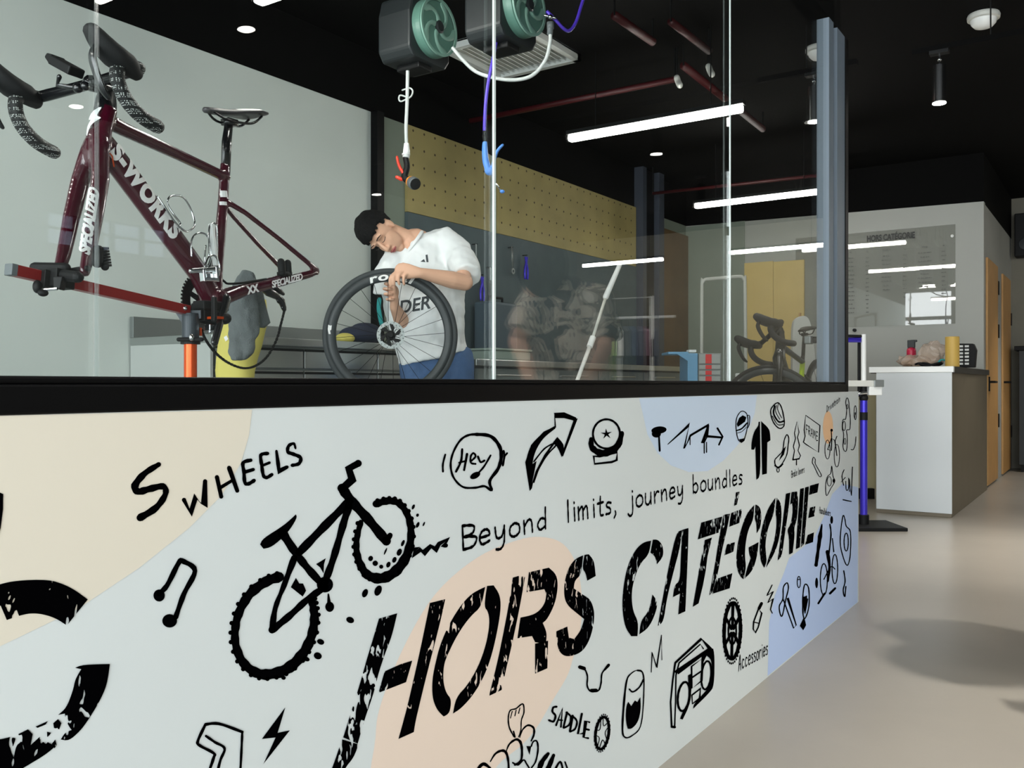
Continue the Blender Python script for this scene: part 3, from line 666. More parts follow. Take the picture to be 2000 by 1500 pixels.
p.st([(872, 938), (842, 945), (835, 985), (862, 1020), (845, 1072), (803, 1062)], 20).st([(868, 1108), (925, 955), (912, 1122)], 18, sm=False).st([(890, 1060), (925, 1062)], 14).st([(968, 990), (935, 1128)], 20).st([(962, 990), (1002, 1030), (990, 1100), (938, 1132)], 18).st([(1020, 1020), (995, 1162)], 20).st([(1015, 1020), (1058, 1070), (1042, 1140), (996, 1166)], 18).st([(1104, 1002), (1068, 1188), (1116, 1182)], 19, sm=False).st([(1172, 1080), (1140, 1070), (1120, 1218), (1162, 1226)], 19, sm=False).st([(1135, 1142), (1170, 1150)], 18)
p.done('hand painted word saddle')
def chainring(z, name, cx, cy, rx, ry, w, rot, teeth, label):
    q = Paint(z, name); q.ring(cx, cy, rx, ry, w, rot); c, s_ = math.cos(rot), math.sin(rot)
    pt = lambda a, k: (cx + rx * k * math.cos(a) * c - ry * k * math.sin(a) * s_, cy + rx * k * math.cos(a) * s_ + ry * k * math.sin(a) * c)
    for i in range(teeth):
        a = 2 * PI * i / teeth; q.ell(*pt(a, 1 + w / 2.0 / max(rx, 1) * .75), w * .2, w * .34)
    return q, pt
q, pt = chainring(6, 'painted_chainring', 1290, 1180, 60, 148, 26, .13, 26, '')
for i in range(5):
    a = 2 * PI * i / 5 - 1.3; q.st([pt(a - .42, .9), pt(a - .3, .55), pt(a + .1, .5), pt(a + .45, .9)], 8)
q.done('small painted chainring beside the word saddle')
p = Paint(6, 'painted_hand')
p.st([(482, 1212), (440, 1130), (430, 1040), (448, 972), (500, 955), (562, 912), (573, 990), (550, 1060), (545, 1150), (525, 1215)], [14, 14, 12, 12, 14, 12, 10, 10]).st([(450, 1042), (466, 980)], 9).st([(490, 1022), (502, 968)], 9).st([(524, 1000), (536, 948)], 9).st([(478, 1165), (490, 1215)], 16)
p.st([(265, 1440), (310, 1370), (370, 1340), (410, 1360), (430, 1440), (435, 1560)], [10, 20, 26, 22, 16]).st([(410, 1350), (440, 1280), (500, 1238), (540, 1262), (555, 1340), (545, 1430), (490, 1470)], [8, 20, 26, 20, 20]).st([(535, 1220), (560, 1150), (610, 1108), (660, 1130), (665, 1190), (640, 1250)], [8, 14, 20, 20, 14]).poly([(595, 1298), (640, 1300), (660, 1250), (640, 1300), (625, 1380)]).st([(640, 1300), (660, 1256), (692, 1256), (702, 1330), (680, 1440), (640, 1500)], [14, 14, 18, 16, 12])
p.st([(795, 1368), (735, 1450), (700, 1560)], [30, 46, 44]).st([(845, 1382), (805, 1480), (770, 1560)], [30, 46, 44]).st([(140, 1520), (200, 1462), (265, 1500)], [20, 34, 20]).st([(855, 1520), (905, 1442), (935, 1530)], 20).st([(470, 1450), (520, 1470), (570, 1425), (600, 1465), (640, 1530)], 15).st([(950, 1445), (980, 1530)], 16)
p.done('line drawn raised fist above round leaves')
p = Paint(7, 'painted_radio')
p.st([(378, 1440), (372, 1300), (385, 1170), (398, 1080), (545, 945), (585, 990), (598, 1005)], [12, 9, 9, 12, 16, 18, 18], sm=False).st([(395, 1440), (400, 1300), (402, 1150), (420, 1080), (540, 975), (556, 1000)], 8, sm=False).st([(378, 1440), (396, 1442)], 14).st([(405, 1130), (595, 1000)], 20, sm=False).st([(415, 1140), (560, 1030)], 9)
p.poly([(585, 998), (612, 1000), (620, 1040), (618, 1210), (590, 1250), (500, 1338), (500, 1315), (560, 1250), (600, 1200), (606, 1120), (600, 1060), (575, 1040), (545, 1100), (545, 1030)]).ring(446, 1270, 33, 82, 13, .12).ring(573, 1150, 27, 80, 11, .1).poly([(470, 1150), (490, 1140), (488, 1300), (440, 1400), (425, 1395), (440, 1355), (475, 1290)])
p.st([(490, 1100), (552, 1055), (548, 1180), (492, 1225)], 10, True, sm=False).st([(490, 1165), (548, 1125)], 9).st([(492, 1262), (540, 1225), (536, 1280), (495, 1310)], 10, True, sm=False)
p.done('line drawn portable radio with two round speakers')
q, pt = chainring(7, 'painted_chainring', 720, 900, 46, 158, 20, .03, 36, '')
for i in range(6): q.st([pt(2 * PI * i / 6 + .5, .15), pt(2 * PI * i / 6 + .5, .95)], 16)
q.ring(720, 900, 22, 76, 10); q.done('large painted chainring beside the radio')
Paint(7, 'painted_pencil').st([(840, 850), (868, 775), (886, 800), (866, 880), (850, 910), (838, 890)], 8, True, sm=False).st([(840, 850), (872, 858)], 6).st([(870, 775), (885, 745)], 16).done()
Paint(7, 'painted_scribble').st([(918, 690), (945, 640), (915, 702), (950, 678), (920, 742), (950, 718), (935, 780), (945, 800)], 6, sm=False).done()
word('painted_lettering', 'Accessories', (1442, 1310), (1500, 1277), 30, 3.2, 'handwritten word Accessories', .1)
Paint(7, 'painted_hammer').st([(1008, 725), (1032, 715), (1080, 868), (1066, 886)], 7, True, sm=False).st([(990, 806), (985, 760), (1005, 720), (1008, 655), (1028, 630), (1036, 660), (1022, 720), (1002, 812)], 7, True).done()
Paint(7, 'painted_jar').ring(1095, 625, 9, 32, 5).st([(1088, 612), (1102, 610)], 5).done()
Paint(7, 'painted_drink').st([(1118, 705), (1128, 640), (1150, 660), (1152, 760), (1130, 830), (1118, 800)], 7, True).poly([(1114, 712), (1142, 700), (1140, 755), (1124, 800)]).poly([(1100, 872), (1125, 818), (1136, 868), (1120, 897)]).st([(1145, 720), (1130, 800)], 6).done()
p = Paint(7, 'painted_cyclist'); p.ring(1236, 610, 20, 88, 6).ring(1298, 552, 16, 82, 6).st([(1264, 470), (1276, 360), (1270, 300)], 8).st([(1284, 380), (1292, 455)], 6).st([(1256, 455), (1268, 540), (1258, 620)], [22, 14, 12]).st([(1236, 610), (1275, 540), (1298, 552)], 6).ell(1280, 275, 8, 22).st([(1205, 745), (1240, 690)], 12).st([(1270, 690), (1300, 660)], 12); p.done('line drawn person riding a bicycle')
Paint(7, 'painted_camera').st([(1342, 258), (1328, 400), (1350, 500), (1370, 530), (1385, 470), (1386, 345), (1362, 310), (1354, 268)], 6, True).ring(1362, 400, 12, 50, 6).done()
Paint(7, 'painted_hook').st([(1348, 562), (1356, 620), (1345, 670), (1354, 708), (1360, 650)], 7).done()
Paint(7, 'painted_lever').st([(1225, 300), (1214, 370), (1203, 450), (1192, 530)], [6, 24, 18, 20]).ell(1195, 630, 8, 30).done()
word('painted_lettering', 'Handlebars', (1600, 1002), (1622, 1008), 12, 1.8, 'tiny handwritten word', .0)
Paint(8, 'painted_mug').st([(250, 215), (290, 245), (300, 330), (280, 440), (262, 492), (235, 515), (205, 490), (186, 400), (186, 300), (215, 235)], 9, True).poly([(250, 255), (285, 275), (272, 318), (200, 370), (190, 340), (215, 280)]).st([(186, 405), (240, 385), (290, 332)], 14).st([(190, 430), (240, 415), (285, 370)], 6).st([(290, 260), (316, 262), (312, 350), (290, 385)], 8).poly([(212, 490), (275, 478), (266, 505), (235, 527)]).done()
Paint(8, 'painted_jersey').poly([(405, 320), (418, 316), (425, 850), (383, 886), (373, 560), (360, 592), (334, 590), (335, 520), (360, 410), (402, 360)]).poly([(430, 310), (442, 325), (490, 368), (515, 410), (520, 500), (490, 520), (485, 825), (440, 836)]).done('black cycling jersey silhouette')
Paint(8, 'painted_helmet').st([(600, 135), (632, 190), (655, 300), (650, 362), (610, 384), (560, 340), (530, 270), (525, 200), (560, 150)], 11, True).st([(562, 165), (552, 240), (600, 318), (650, 312)], 16).st([(598, 145), (592, 200), (630, 280)], 7).st([(580, 158), (572, 220), (612, 295)], 7).st([(540, 265), (590, 345), (645, 345)], 8).done()
Paint(8, 'painted_shoe').st([(680, 445), (700, 480), (692, 560), (680, 640), (640, 720), (600, 760), (570, 742), (565, 690), (600, 650), (640, 600), (655, 500)], 10, True).poly([(648, 582), (672, 556), (652, 640), (602, 702), (622, 650)]).st([(565, 745), (600, 766), (640, 732)], 15).ring(595, 790, 12, 20, 8).done()
Paint(8, 'painted_tree').st([(780, 318), (800, 420), (785, 470), (805, 550), (790, 600), (815, 650), (800, 680), (740, 690), (756, 600), (745, 560), (766, 480), (755, 430)], 8, True, sm=False).st([(740, 690), (800, 680)], 14).st([(775, 685), (775, 740)], 10).done()
word('painted_lettering', 'Brake levers', (1545, 933), (1571, 922), 13, 1.6, 'tiny handwritten word', 0)
Paint(8, 'painted_speech_bubble').st([(865, 255), (1005, 355), (990, 618), (870, 540), (843, 518), (860, 460), (850, 400)], 9, True, sm=False).done('speech bubble reading Frame')
word('painted_lettering', 'FRAME', (1573.5, 846), (1598, 862), 17, 2.0, 'word Frame inside the speech bubble', 0)
Paint(8, 'painted_wrench').st([(940, 665), (960, 690), (960, 730), (1015, 830), (1010, 855), (990, 840), (945, 745), (930, 720)], 7, True).done()
Paint(8, 'painted_town_bike').ring(1078, 590, 25, 92, 6).ring(1170, 650, 26, 110, 6).st([(1080, 590), (1116, 480), (1150, 500), (1170, 650)], 8, sm=False).st([(1116, 420), (1120, 500), (1116, 600), (1080, 590)], 9, sm=False).ell(1118, 402, 12, 15).st([(1150, 512), (1170, 460)], 8).done()
Paint(8, 'painted_crank').st([(1270, 85), (1286, 120), (1292, 200), (1302, 300), (1296, 390), (1266, 402), (1272, 480), (1266, 590), (1246, 606), (1230, 560), (1236, 440), (1222, 380), (1230, 300), (1256, 290), (1266, 200), (1256, 130)], 7, True).ring(1272, 170, 7, 22, 5).ring(1240, 360, 14, 45, 6).ring(1248, 510, 9, 30, 5).done()
Paint(8, 'painted_ring').ring(1350, 230, 12, 68, 6).st([(1350, 230), (1344, 290)], 5).ell(1350, 240, 5, 16).done()
Paint(8, 'painted_hook').st([(1356, 465), (1350, 540), (1330, 590), (1308, 590)], 7).done()
word('painted_lettering', 'Drivetrain', (1614, 805), (1641, 783), 12, 1.7, 'tiny handwritten word', 0)
Paint(8, 'painted_derailleur').st([(1120, 750), (1132, 850), (1150, 900), (1110, 970), (1070, 1040), (1060, 950), (1075, 860), (1110, 820)], 7, True).ring(1096, 900, 20, 46, 6).ell(1140, 895, 12, 20).done()
Paint(8, 'painted_lettering').st([(1240, 788), (1220, 850), (1236, 940)], 8).st([(1215, 905), (1252, 862)], 7).st([(1256, 900), (1262, 985), (1284, 965), (1286, 870)], 8).st([(1292, 1000), (1292, 880), (1312, 1040), (1322, 760)], 8, sm=False).st([(1230, 1080), (1310, 1097)], 10).done('hand painted word fun')
struct('trim_panel_3', MB().bb((UF - .012, Wu(1455, 560, UF).y, 0), (UF, VB, HW - .01)), M_greenwall, label='dull green wall panel in the back corner')

# ================================================================== LIGHTS OF THE PLACE, WITH ADDED LAMPS OVER THE HALL
def ceiling_tube(x, y0, y1, label):
    t = empty('ceiling_light', (x, (y0 + y1) / 2, 2.69), label, 'light', 'linear lights under the black ceiling')
    MB().bb((x - .028, y0, 2.63), (x + .028, y1, 2.675)).build('tube', M_tube, t, bevel=.012)
    MB().bb((x - .03, y0 - .01, 2.675), (x + .03, y1 + .01, 2.70)).build('rail', M_matte, t)
    for y in (y0 + .2, y1 - .2): MB().tube([(x, y, 2.70), (x, y, HC)], .004, 6).build('hanger', M_matte, t)
    return t
ceiling_tube(5.245, 1.88, 3.08, 'lit white tube hanging highest in view, above the pegboard')
ceiling_tube(7.89, 2.08, 3.28, 'lit white tube farther back, near the corner post')
ceiling_tube(2.60, 1.88, 3.08, 'lit white tube over the wash room')
ceiling_tube(-.05, 1.88, 3.08, 'lit white tube at the street end of the wash room')
for u_, y_ in ((11.0, -4.2), (10.94, -2.05), (.9, -2.6), (2.2, -1.6)):  # the nearer pair is added, unseen, to brighten the floor
    ceiling_tube(u_, y_, y_ + 1.2, 'lit white tube over the hall, the nearer pair added for light')
def spot_lamp(x, y, zb, zt, label, power=60, show=True):
    t = empty('spotlight', (x, y, zb), label, 'spotlight', 'cylinder spotlights under the black ceiling')
    MB().lathe([(.0, .0), (.034, .0), (.036, .004), (.036, .21), (.03, .215), (0, .215)], (x, y, zb + .004), (0, 0, 1), 24).build('body', M_chrome if show else M_ceil, t, smooth=False)
    MB().lathe([(0, 0), (.036, 0), (.036, .004), (0, .004)], (x, y, zb - .002), (0, 0, 1), 24).build('lens', M_spot, t)
    MB().tube([(x, y, zb + .215), (x, y, zt)], .006, 8).ell((x, y, zb + .25), .012).build('stem', M_chrome if show else M_ceil, t)
    MB().bb((x - .025, y - .05, zt), (x + .025, y + .05, zt + .02)).build('mount', M_matte, t)
    l = bpy.data.lights.new('spot', 'SPOT'); l.energy = power; l.spot_size = 1.5; l.spot_blend = .8; l.shadow_soft_size = .035; l.color = (1, .97, .92)
    o = bpy.data.objects.new('lamp', l); COL.objects.link(o); o.parent = t; o.location = (0, 0, -.012)
    return t
SPW = 70
spot_lamp(5.62, .86, 2.60, 2.88, 'chrome spotlight lit at its lower end, over the passage beside the counter', SPW)
spot_lamp(5.59, 1.555, 2.60, 2.88, 'chrome spotlight seen through glass just left of the corner post', SPW * .5)
for x, y in ((2.95, -1.545), (3.17, -3.43), (6.2, -3.67), (8.4, .1), (8.4, -1.4), (10.6, .2), (1.6, -.6)):  # after the mirrored ones, the rest are added, unseen, for floor light
    spot_lamp(x, y, 2.75, 3.03, 'black spotlight over the hall, some of them added to light the floor', SPW, False)
for x, y in ((6.3, -.9), (3.1, -.45)):  # added unseen lamps that brighten the mirrored clothes rail and person
    spot_lamp(x, y, 2.75, 3.03, 'black spotlight over the hall, some of them added to light the floor', 380 if x > 5 else 150, False)
tr = empty('track_rail', (5.62, -.6, 2.90), 'thin black ceiling track carrying the chrome spotlight', 'track')
MB().bb((5.60, -1.6, 2.90), (5.64, 1.0, 2.93)).build('rail', M_ceil, tr)
for y in (.6, -.9): MB().tube([(5.62, y, 2.93), (5.62, y, HC)], .004, 6).build('hanger', M_matte, tr)
tr = empty('track_rail', (5.59, 1.6, 2.90), 'short black ceiling track behind the glass', 'track')
MB().bb((5.57, 1.3, 2.90), (5.61, 1.9, 2.93)).build('rail', M_ceil, tr)
MB().tube([(5.59, 1.6, 2.93), (5.59, 1.6, HC)], .004, 6).build('hanger', M_matte, tr)

# ================================================================== BICYCLES
def bike_frame_geo(): pass
def build_bicycle(root, P, full=False):
    """P: materials. Local frame: x forward, y to the rider's left, z up, origin near the bottom bracket"""
    B = lambda mb, name, m, par=root, smooth=True, bevel=0: mb.build(name, m, par, smooth=smooth, bevel=bevel, local=True)
    BBp = Vector((.03, 0, -.02)); RA = Vector((-.463, 0, .086)); H1 = Vector((.389, 0, .55)); H2 = Vector((.44, 0, .425)); SCl = Vector((-.098, 0, .452))
    fr = MB()
    fr.tube([H1, H1.lerp(H2, .5), H2], [(.030, .036), (.028, .034), (.033, .042)], 20, up=(0, 1, 0))
    fr.tube([(.385, 0, .515), (.33, 0, .50), (.12, 0, .455), (-.06, 0, .415), (-.095, 0, .41)], [(.026, .020), (.022, .021), (.018, .019), (.017, .02), (.015, .018)], 16, up=(0, 1, 0), round_=True)
    fr.tube([(.425, 0, .45), (.36, 0, .385), (.22, 0, .225), (.08, 0, .065), BBp + Vector((.0, 0, -.01))], [(.044, .028), (.042, .029), (.040, .030), (.037, .031), (.037, .034)], 20, up=(0, 1, 0), round_=True)
    fr.tube([SCl, (-.07, 0, .33), (-.03, 0, .18), (.0, 0, .08), BBp], [(.019, .014), (.021, .014), (.022, .015), (.022, .02), (.028, .03)], 16, up=(0, 1, 0))
    fr.lathe([(0, -.043), (.03, -.043), (.033, -.03), (.033, .03), (.03, .043), (0, .043)], BBp, (0, 1, 0), 24)
    for s in (1, -1):
        fr.tube([BBp + Vector((-.01, .03 * s, 0)), (-.09, .038 * s, .012), (-.28, .055 * s, .045), (-.43, .066 * s, .075), (-.463, .067 * s, .088)], [(.022, .013), (.020, .011), (.017, .010), (.015, .008), (.017, .006)], 14, up=(0, 1, 0), round_=True)
        fr.tube([(-.085, .013 * s, .315), (-.14, .03 * s, .285), (-.28, .052 * s, .20), (-.42, .066 * s, .115), (-.462, .067 * s, .088)], [(.011, .009), (.010, .008), (.010, .0075), (.011, .008), (.016, .006)], 12, up=(0, 1, 0), round_=True)
        fr.lathe([(.008, -.005), (.017, -.005), (.017, .005), (.008, .005)], RA + Vector((0, .067 * s, 0)), (0, 1, 0), 18, closed=True)
    frame = fused('frame', fr, P['frame'], root, .0045, 4, local=True)
    # seat post and saddle
    sp = MB().tube([SCl + Vector((.006, 0, -.05)), (-.118, 0, .53), (-.14, 0, .600)], [(.019, .012), (.021, .012), (.016, .013)], 14, up=(0, 1, 0)).box((-.145, 0, .604), (.05, .035, .022))
    B(sp, 'seat_post', P['carbon'])
    sd = MB(); rings = []
    for (x, w, zc, th) in ((-.298, .052, .656, .008), (-.285, .062, .659, .012), (-.25, .066, .660, .015), (-.20, .050, .653, .016), (-.14, .030, .643, .016), (-.08, .021, .637, .016), (-.04, .018, .633, .014), (-.026, .010, .632, .010)):
        rings.append([Vector((x, w * math.cos(a), zc + (th * .35 if math.sin(a) > 0 else th) * math.sin(a) - .5 * th * abs(math.cos(a)) ** 3)) for a in (2 * PI * k / 18 for k in range(18))])
    vs = [q for r in rings for q in r]; fs = [(i * 18 + k, i * 18 + (k + 1) % 18, (i + 1) * 18 + (k + 1) % 18, (i + 1) * 18 + k) for i in range(len(rings) - 1) for k in range(18)]
    fs += [tuple(range(17, -1, -1)), tuple((len(rings) - 1) * 18 + k for k in range(18))]; sd.add(vs, fs)
    saddle = B(sd, 'saddle', P['saddle'])
    tp_ = MB(); tr_ = [[Vector((x, w * .96 * math.cos(a), zc + th * .36 * math.sin(a) + .0016 - .5 * th * abs(math.cos(a)) ** 3)) for a in (PI * k / 10 for k in range(11))] for (x, w, zc, th) in ((-.297, .050, .656, .008), (-.285, .060, .659, .012), (-.25, .066, .660, .015), (-.20, .050, .653, .016), (-.16, .036, .646, .016))]
    tp_.add([q for r in tr_ for q in r], [(i * 11 + k, i * 11 + k + 1, i * 11 + k + 12, i * 11 + k + 11) for i in range(4) for k in range(10)]); B(tp_, 'saddle_pad', M_white if P.get('pad') else P['saddle'], saddle)
    rl = MB()
    for s in (1, -1): rl.tube(catmull([(-.285, .03 * s, .645), (-.24, .028 * s, .615), (-.19, .022 * s, .606), (-.10, .02 * s, .606), (-.05, .01 * s, .628)], 4), .0045, 8)
    B(rl, 'saddle_rail', P['carbon'], saddle)
    # bars
    S = P.get('steer', 0.); axis = (H1 - H2).normalized(); RM = Matrix.Translation(H1) @ Matrix.Rotation(S, 4, axis) @ Matrix.Translation(-H1)
    tf = lambda pts: [RM @ Vector(p) for p in pts]
    # fork
    fk = MB()
    fk.tube(tf([H2 + Vector((-.004, 0, .012)), H2 + Vector((.006, 0, -.02))]), [(.036, .044), (.034, .04)], 18, up=(0, 1, 0), round_=True)
    for s in (1, -1):
        fk.tube(tf([H2 + Vector((.005, .02 * s, .0)), (.475, .042 * s, .33), (.515, .049 * s, .22), (.55, .052 * s, .12), (.576, .054 * s, .058)]), [(.028, .022), (.030, .016), (.027, .014), (.023, .013), (.017, .011)], 16, up=(0, 1, 0), round_=True)
    fork = fused('fork', fk, P['frame'], root, .0045, 4, local=True)
    st = MB().tube(tf([H1 + Vector((.004, 0, -.01)), H1 + Vector((-.004, 0, .02)), (.378, 0, .60), (.376, 0, .625)]), [(.034, .03), (.034, .024), (.026, .022), (.024, .022)], 16, up=(0, 1, 0), round_=True).tube(tf([(.376, 0, .608), (.40, 0, .613), (.432, 0, .617)]), [(.022, .024), (.02, .022), (.024, .024)], 14, up=(0, 1, 0), round_=True)
    stem = B(st, 'stem', P['carbon'])
    hb = MB()
    hb.tube(tf(catmull([(.45, -.205, .612), (.438, -.17, .616), (.43, -.06, .617), (.43, .06, .617), (.438, .17, .616), (.45, .205, .612)], 4)), [(.013, .017), (.013, .018), (.016, .016), (.016, .016), (.013, .018), (.013, .017)], 14, up=(0, 0, 1))
    bar = B(hb, 'handlebar', P['carbon'])
    for s in (1, -1):
        drop = catmull([(.45, .207 * s, .612), (.492, .206 * s, .612), (.522, .206 * s, .594), (.527, .208 * s, .555), (.508, .21 * s, .512), (.465, .212 * s, .476), (.41, .214 * s, .456)], 6)
        tp = MB().tube(tf(drop), .0200, 14, round_=True); B(tp, 'bar_tape', P['tape'])
        hd = MB().tube(tf(catmull([(.462, .206 * s, .600), (.492, .207 * s, .614), (.53, .208 * s, .626), (.566, .208 * s, .648), (.592, .208 * s, .672)], 4)), [(.024, .020), (.029, .036), (.029, .042), (.026, .037), (.021, .028)], 16, up=(0, 1, 0), round_=True)
        hood = B(hd, 'brake_hood', P['hood'])
        lv = MB().tube(tf(catmull([(.578, .208 * s, .65), (.604, .209 * s, .615), (.602, .211 * s, .57), (.588, .213 * s, .525), (.574, .214 * s, .505)], 5)), [(.010, .009), (.008, .014), (.006, .013), (.006, .012), (.005, .008)], 12, up=(0, 1, 0), round_=True)
        B(lv, 'brake_lever', P['lever'], hood)
    # cranks
    cr = MB(); ring = [(.060, -.002), (.094, -.002), (.094, .002), (.060, .002)]
    c0 = BBp + Vector((0, -.046, 0)); cr.lathe(ring, c0, (0, 1, 0), 60, closed=True)
    for i in range(48):
        a = 2 * PI * i / 48; cr.box(c0 + Vector((math.cos(a) * .096, 0, math.sin(a) * .096)), (.008, .003, .006), ((math.cos(a), 0, math.sin(a)), (0, 1, 0), (-math.sin(a), 0, math.cos(a))))
    for i in range(4):
        a = PI / 2 * i + .5; cr.tube([c0, c0 + Vector((math.cos(a) * .07, 0, math.sin(a) * .07))], [(.012, .004), (.009, .003)], 8, up=(0, 1, 0))
    chainring = B(cr, 'chainring', P['carbon'], smooth=False)
    for s in (1, -1):
        d = Vector((math.cos(P['crank']), 0, math.sin(P['crank']))) * (1 if s > 0 else -1)
        a = MB().tube([BBp + Vector((0, .058 * s, 0)), BBp + d * .08 + Vector((0, .064 * s, 0)), BBp + d * .17 + Vector((0, .072 * s, 0))], [(.018, .010), (.014, .010), (.014, .009)], 14, up=(0, 1, 0), round_=True)
        B(a, 'crank_arm', P['carbon'])
    return frame, fork, dict(BB=BBp, RA=RA, H1=H1, H2=H2, B=B, stem=stem, bar=bar, RM=RM)

BIKE = dict(frame=M_maroon, carbon=M_carbon, saddle=mat('pale_grey_saddle', (74, 72, 74), .4), tape=None, hood=M_rubber, lever=M_carbon, crank=5.3, pad=1)
def tape_mat():
    m = mat('perforated_bar_tape', (20, 22, 22), .6); nt = m.node_tree; b = nt.nodes['Principled BSDF']; L = nt.links.new
    tc = nt.nodes.new('ShaderNodeTexCoord'); v = nt.nodes.new('ShaderNodeTexVoronoi'); v.inputs['Scale'].default_value = 210; v.inputs['Randomness'].default_value = .25
    lt = nt.nodes.new('ShaderNodeMath'); lt.operation = 'LESS_THAN'; lt.inputs[1].default_value = .36
    w = nt.nodes.new('ShaderNodeTexWave'); w.inputs['Scale'].default_value = 16; w.bands_direction = 'Z'; w.inputs['Distortion'].default_value = 0
    gt = nt.nodes.new('ShaderNodeMath'); gt.operation = 'GREATER_THAN'; gt.inputs[1].default_value = .35
    mu = nt.nodes.new('ShaderNodeMath'); mu.operation = 'MULTIPLY'
    mx = nt.nodes.new('ShaderNodeMix'); mx.data_type = 'RGBA'; mx.inputs[6].default_value = lin((20, 22, 22)) + (1,); mx.inputs[7].default_value = lin((205, 210, 206)) + (1,)
    L(tc.outputs['Object'], v.inputs['Vector']); L(tc.outputs['Object'], w.inputs['Vector']); L(v.outputs['Distance'], lt.inputs[0]); L(w.outputs['Fac'], gt.inputs[0])
    L(lt.outputs[0], mu.inputs[0]); L(gt.outputs[0], mu.inputs[1]); L(mu.outputs[0], mx.inputs[0]); L(mx.outputs[2], b.inputs['Base Color'])
    return m
BIKE['tape'] = tape_mat()
bk = empty('road_bicycle', (1.975, 2.534, 1.3025), 'maroon wheelless road bicycle clamped in the red stand behind the glass', 'bicycle', None, (math.radians(3.65), math.radians(4.89), math.radians(-170.6)))
frame, fork, K = build_bicycle(bk, BIKE); KB = K['B']
BM = ROOT[bk]; BMI = BM.inverted()
def bl(px, py, y=0.):               # bike-local point seen at a pixel, on the plane y = const of the bicycle
    o = BMI @ Vector((0, 0, CAMZ)); q = BMI @ W(px, py, 3.); d = q - o
    t = (y - o.y) / d.y; return o + d * t
# lettering on the down tube, fork blade, chain stay
def along(a, b, upv, ra, rb, ang0=0.):
    """map text coordinates onto the side of an oval tube from a to b; text height runs round the tube"""
    a, b = Vector(a), Vector(b); t = (b - a).normalized(); side = Vector((0, 1, 0)); u = side.cross(t).normalized()
    if u.dot(Vector(upv)) < 0: u = -u
    def fn(x, y):
        an = ang0 + y / ((ra + rb) / 2)
        return a + t * x + side * (ra + .0012) * math.cos(an) + u * (rb + .0012) * math.sin(an)
    return fn
text_obj('lettering', 'S-WORKS', .068, along((.40, 0, .43), (.09, 0, .075), (0, 0, 1), .0300, .043, -.60), M_decal, frame, shear=-.0, off=.004, spacing=1.12, local=True)
text_obj('lettering', 'SPECIALIZED', .036, along((.567, .052, .10), (.50, .048, .30), (1, 0, 0), .0135, .0255, .0), M_decal, fork, shear=.25, off=.002, spacing=.95, local=True)
text_obj('lettering', 'XX', .04, along((-.10, .040, .012), (-.28, .055, .045), (0, 0, 1), .012, .019, -.75), M_decal, frame, shear=-.2, off=.002, local=True) if False else None
def stay_fn(x0):
    a = Vector((-.05, .034, .003)); b = Vector((-.43, .066, .075)); t = (b - a).normalized(); u = Vector((0, 1, 0)).cross(t).normalized(); u = u if u.z > 0 else -u
    return lambda x, y: a + t * (x + x0) + Vector((0, 1, 0)) * .0132 + u * (y - .012)
text_obj('lettering', 'XX', .036, stay_fn(.035), M_decal, frame, shear=.1, off=.002, local=True)
text_obj('lettering', 'SPECIALIZED', .033, stay_fn(.155), M_decal, frame, shear=.25, off=.0012, spacing=.86, local=True)
# head badge: white slanted S stroke on the head tube
t_ = (K['H1'] - K['H2']).normalized()
def badge(x, y):
    an = 1.25 - x / .03; c = K['H2'] + t_ * y; fx = Vector((0, 1, 0)).cross(t_).normalized(); fx = fx if fx.x > 0 else -fx
    return c + Vector((0, 1, 0)) * .0325 * math.cos(an) + fx * .0405 * math.sin(an)
mb = MB()
for poly in ([(-.012, .095), (.012, .118), (.006, .088), (.016, .082), (-.004, .052), (-.008, .018), (-.016, .05), (-.008, .072), (-.018, .076)],):
    P_ = catmull([(x, y, 0) for x, y in poly], 3, True); tri = tessellate_polygon([P_]); mb.add([badge(p.x, p.y) for p in P_], [tuple(t) for t in tri])
mb.build('head_badge', M_decal, frame, local=True)
mb = MB().tube([bl(198, 312, .03), bl(203, 300, .03), bl(207, 308, .03), bl(213, 297, .03), bl(219, 305, .03), bl(223, 326, .03)], .0022, 6); mb.build('cable_tie', M_orange, frame, local=True, smooth=True)
for (zz, hh) in ((.345, .022), (.312, .012)):
    mb = MB(); A_ = 0
    c = Vector((-.098, 0, .452)).lerp(Vector((-.03, 0, .18)), (.452 - zz) / .272)
    mb.add([c + Vector((.022 * math.sin(a), .0165 * math.cos(a), k * hh)) for k in (-.5, .5) for a in (-.2, .3, .8, 1.2)], [(0, 1, 5, 4), (1, 2, 6, 5), (2, 3, 7, 6)]); mb.build('sticker', M_decal, frame, local=True)
# steel brake parts, derailleur, chain
cal = MB().tube([bl(549, 512, .06), bl(551, 534, .06)], .014, 12, round_=True).tube([bl(562, 514, .06), bl(563, 532, .06)], .013, 12, round_=True).box(bl(556, 535, .06), (.06, .022, .014))
KB(cal, 'rear_brake', M_matte)
fc = MB().tube([bl(192, 490, .07), bl(190, 512, .07)], .016, 12, round_=True)
for i in range(7): fc.box(bl(200 + i * .9, 486 + i * 5.5, .07), (.02, .03, .006))
fc.ell(bl(205, 521, .07), .011); KB(fc, 'front_brake', M_matte)
dr = MB().tube([bl(512, 560, -.05), bl(525, 570, -.05), bl(540, 578, -.05)], [.014, .018, .014], 12, round_=True).tube([bl(530, 556, -.06), bl(545, 568, -.06), bl(553, 574, -.06)], [.012, .011, .007], 10, round_=True).tube([bl(540, 578, -.05), bl(550, 588, -.05), bl(555, 604, -.05)], [.012, .014, .009], 10, round_=True)
dr.lathe([(0, -.004), (.014, -.004), (.014, .004), (0, .004)], bl(546, 586, -.05), (0, 1, 0), 16).lathe([(0, -.004), (.012, -.004), (.012, .004), (0, .004)], bl(554, 600, -.05), (0, 1, 0), 16)
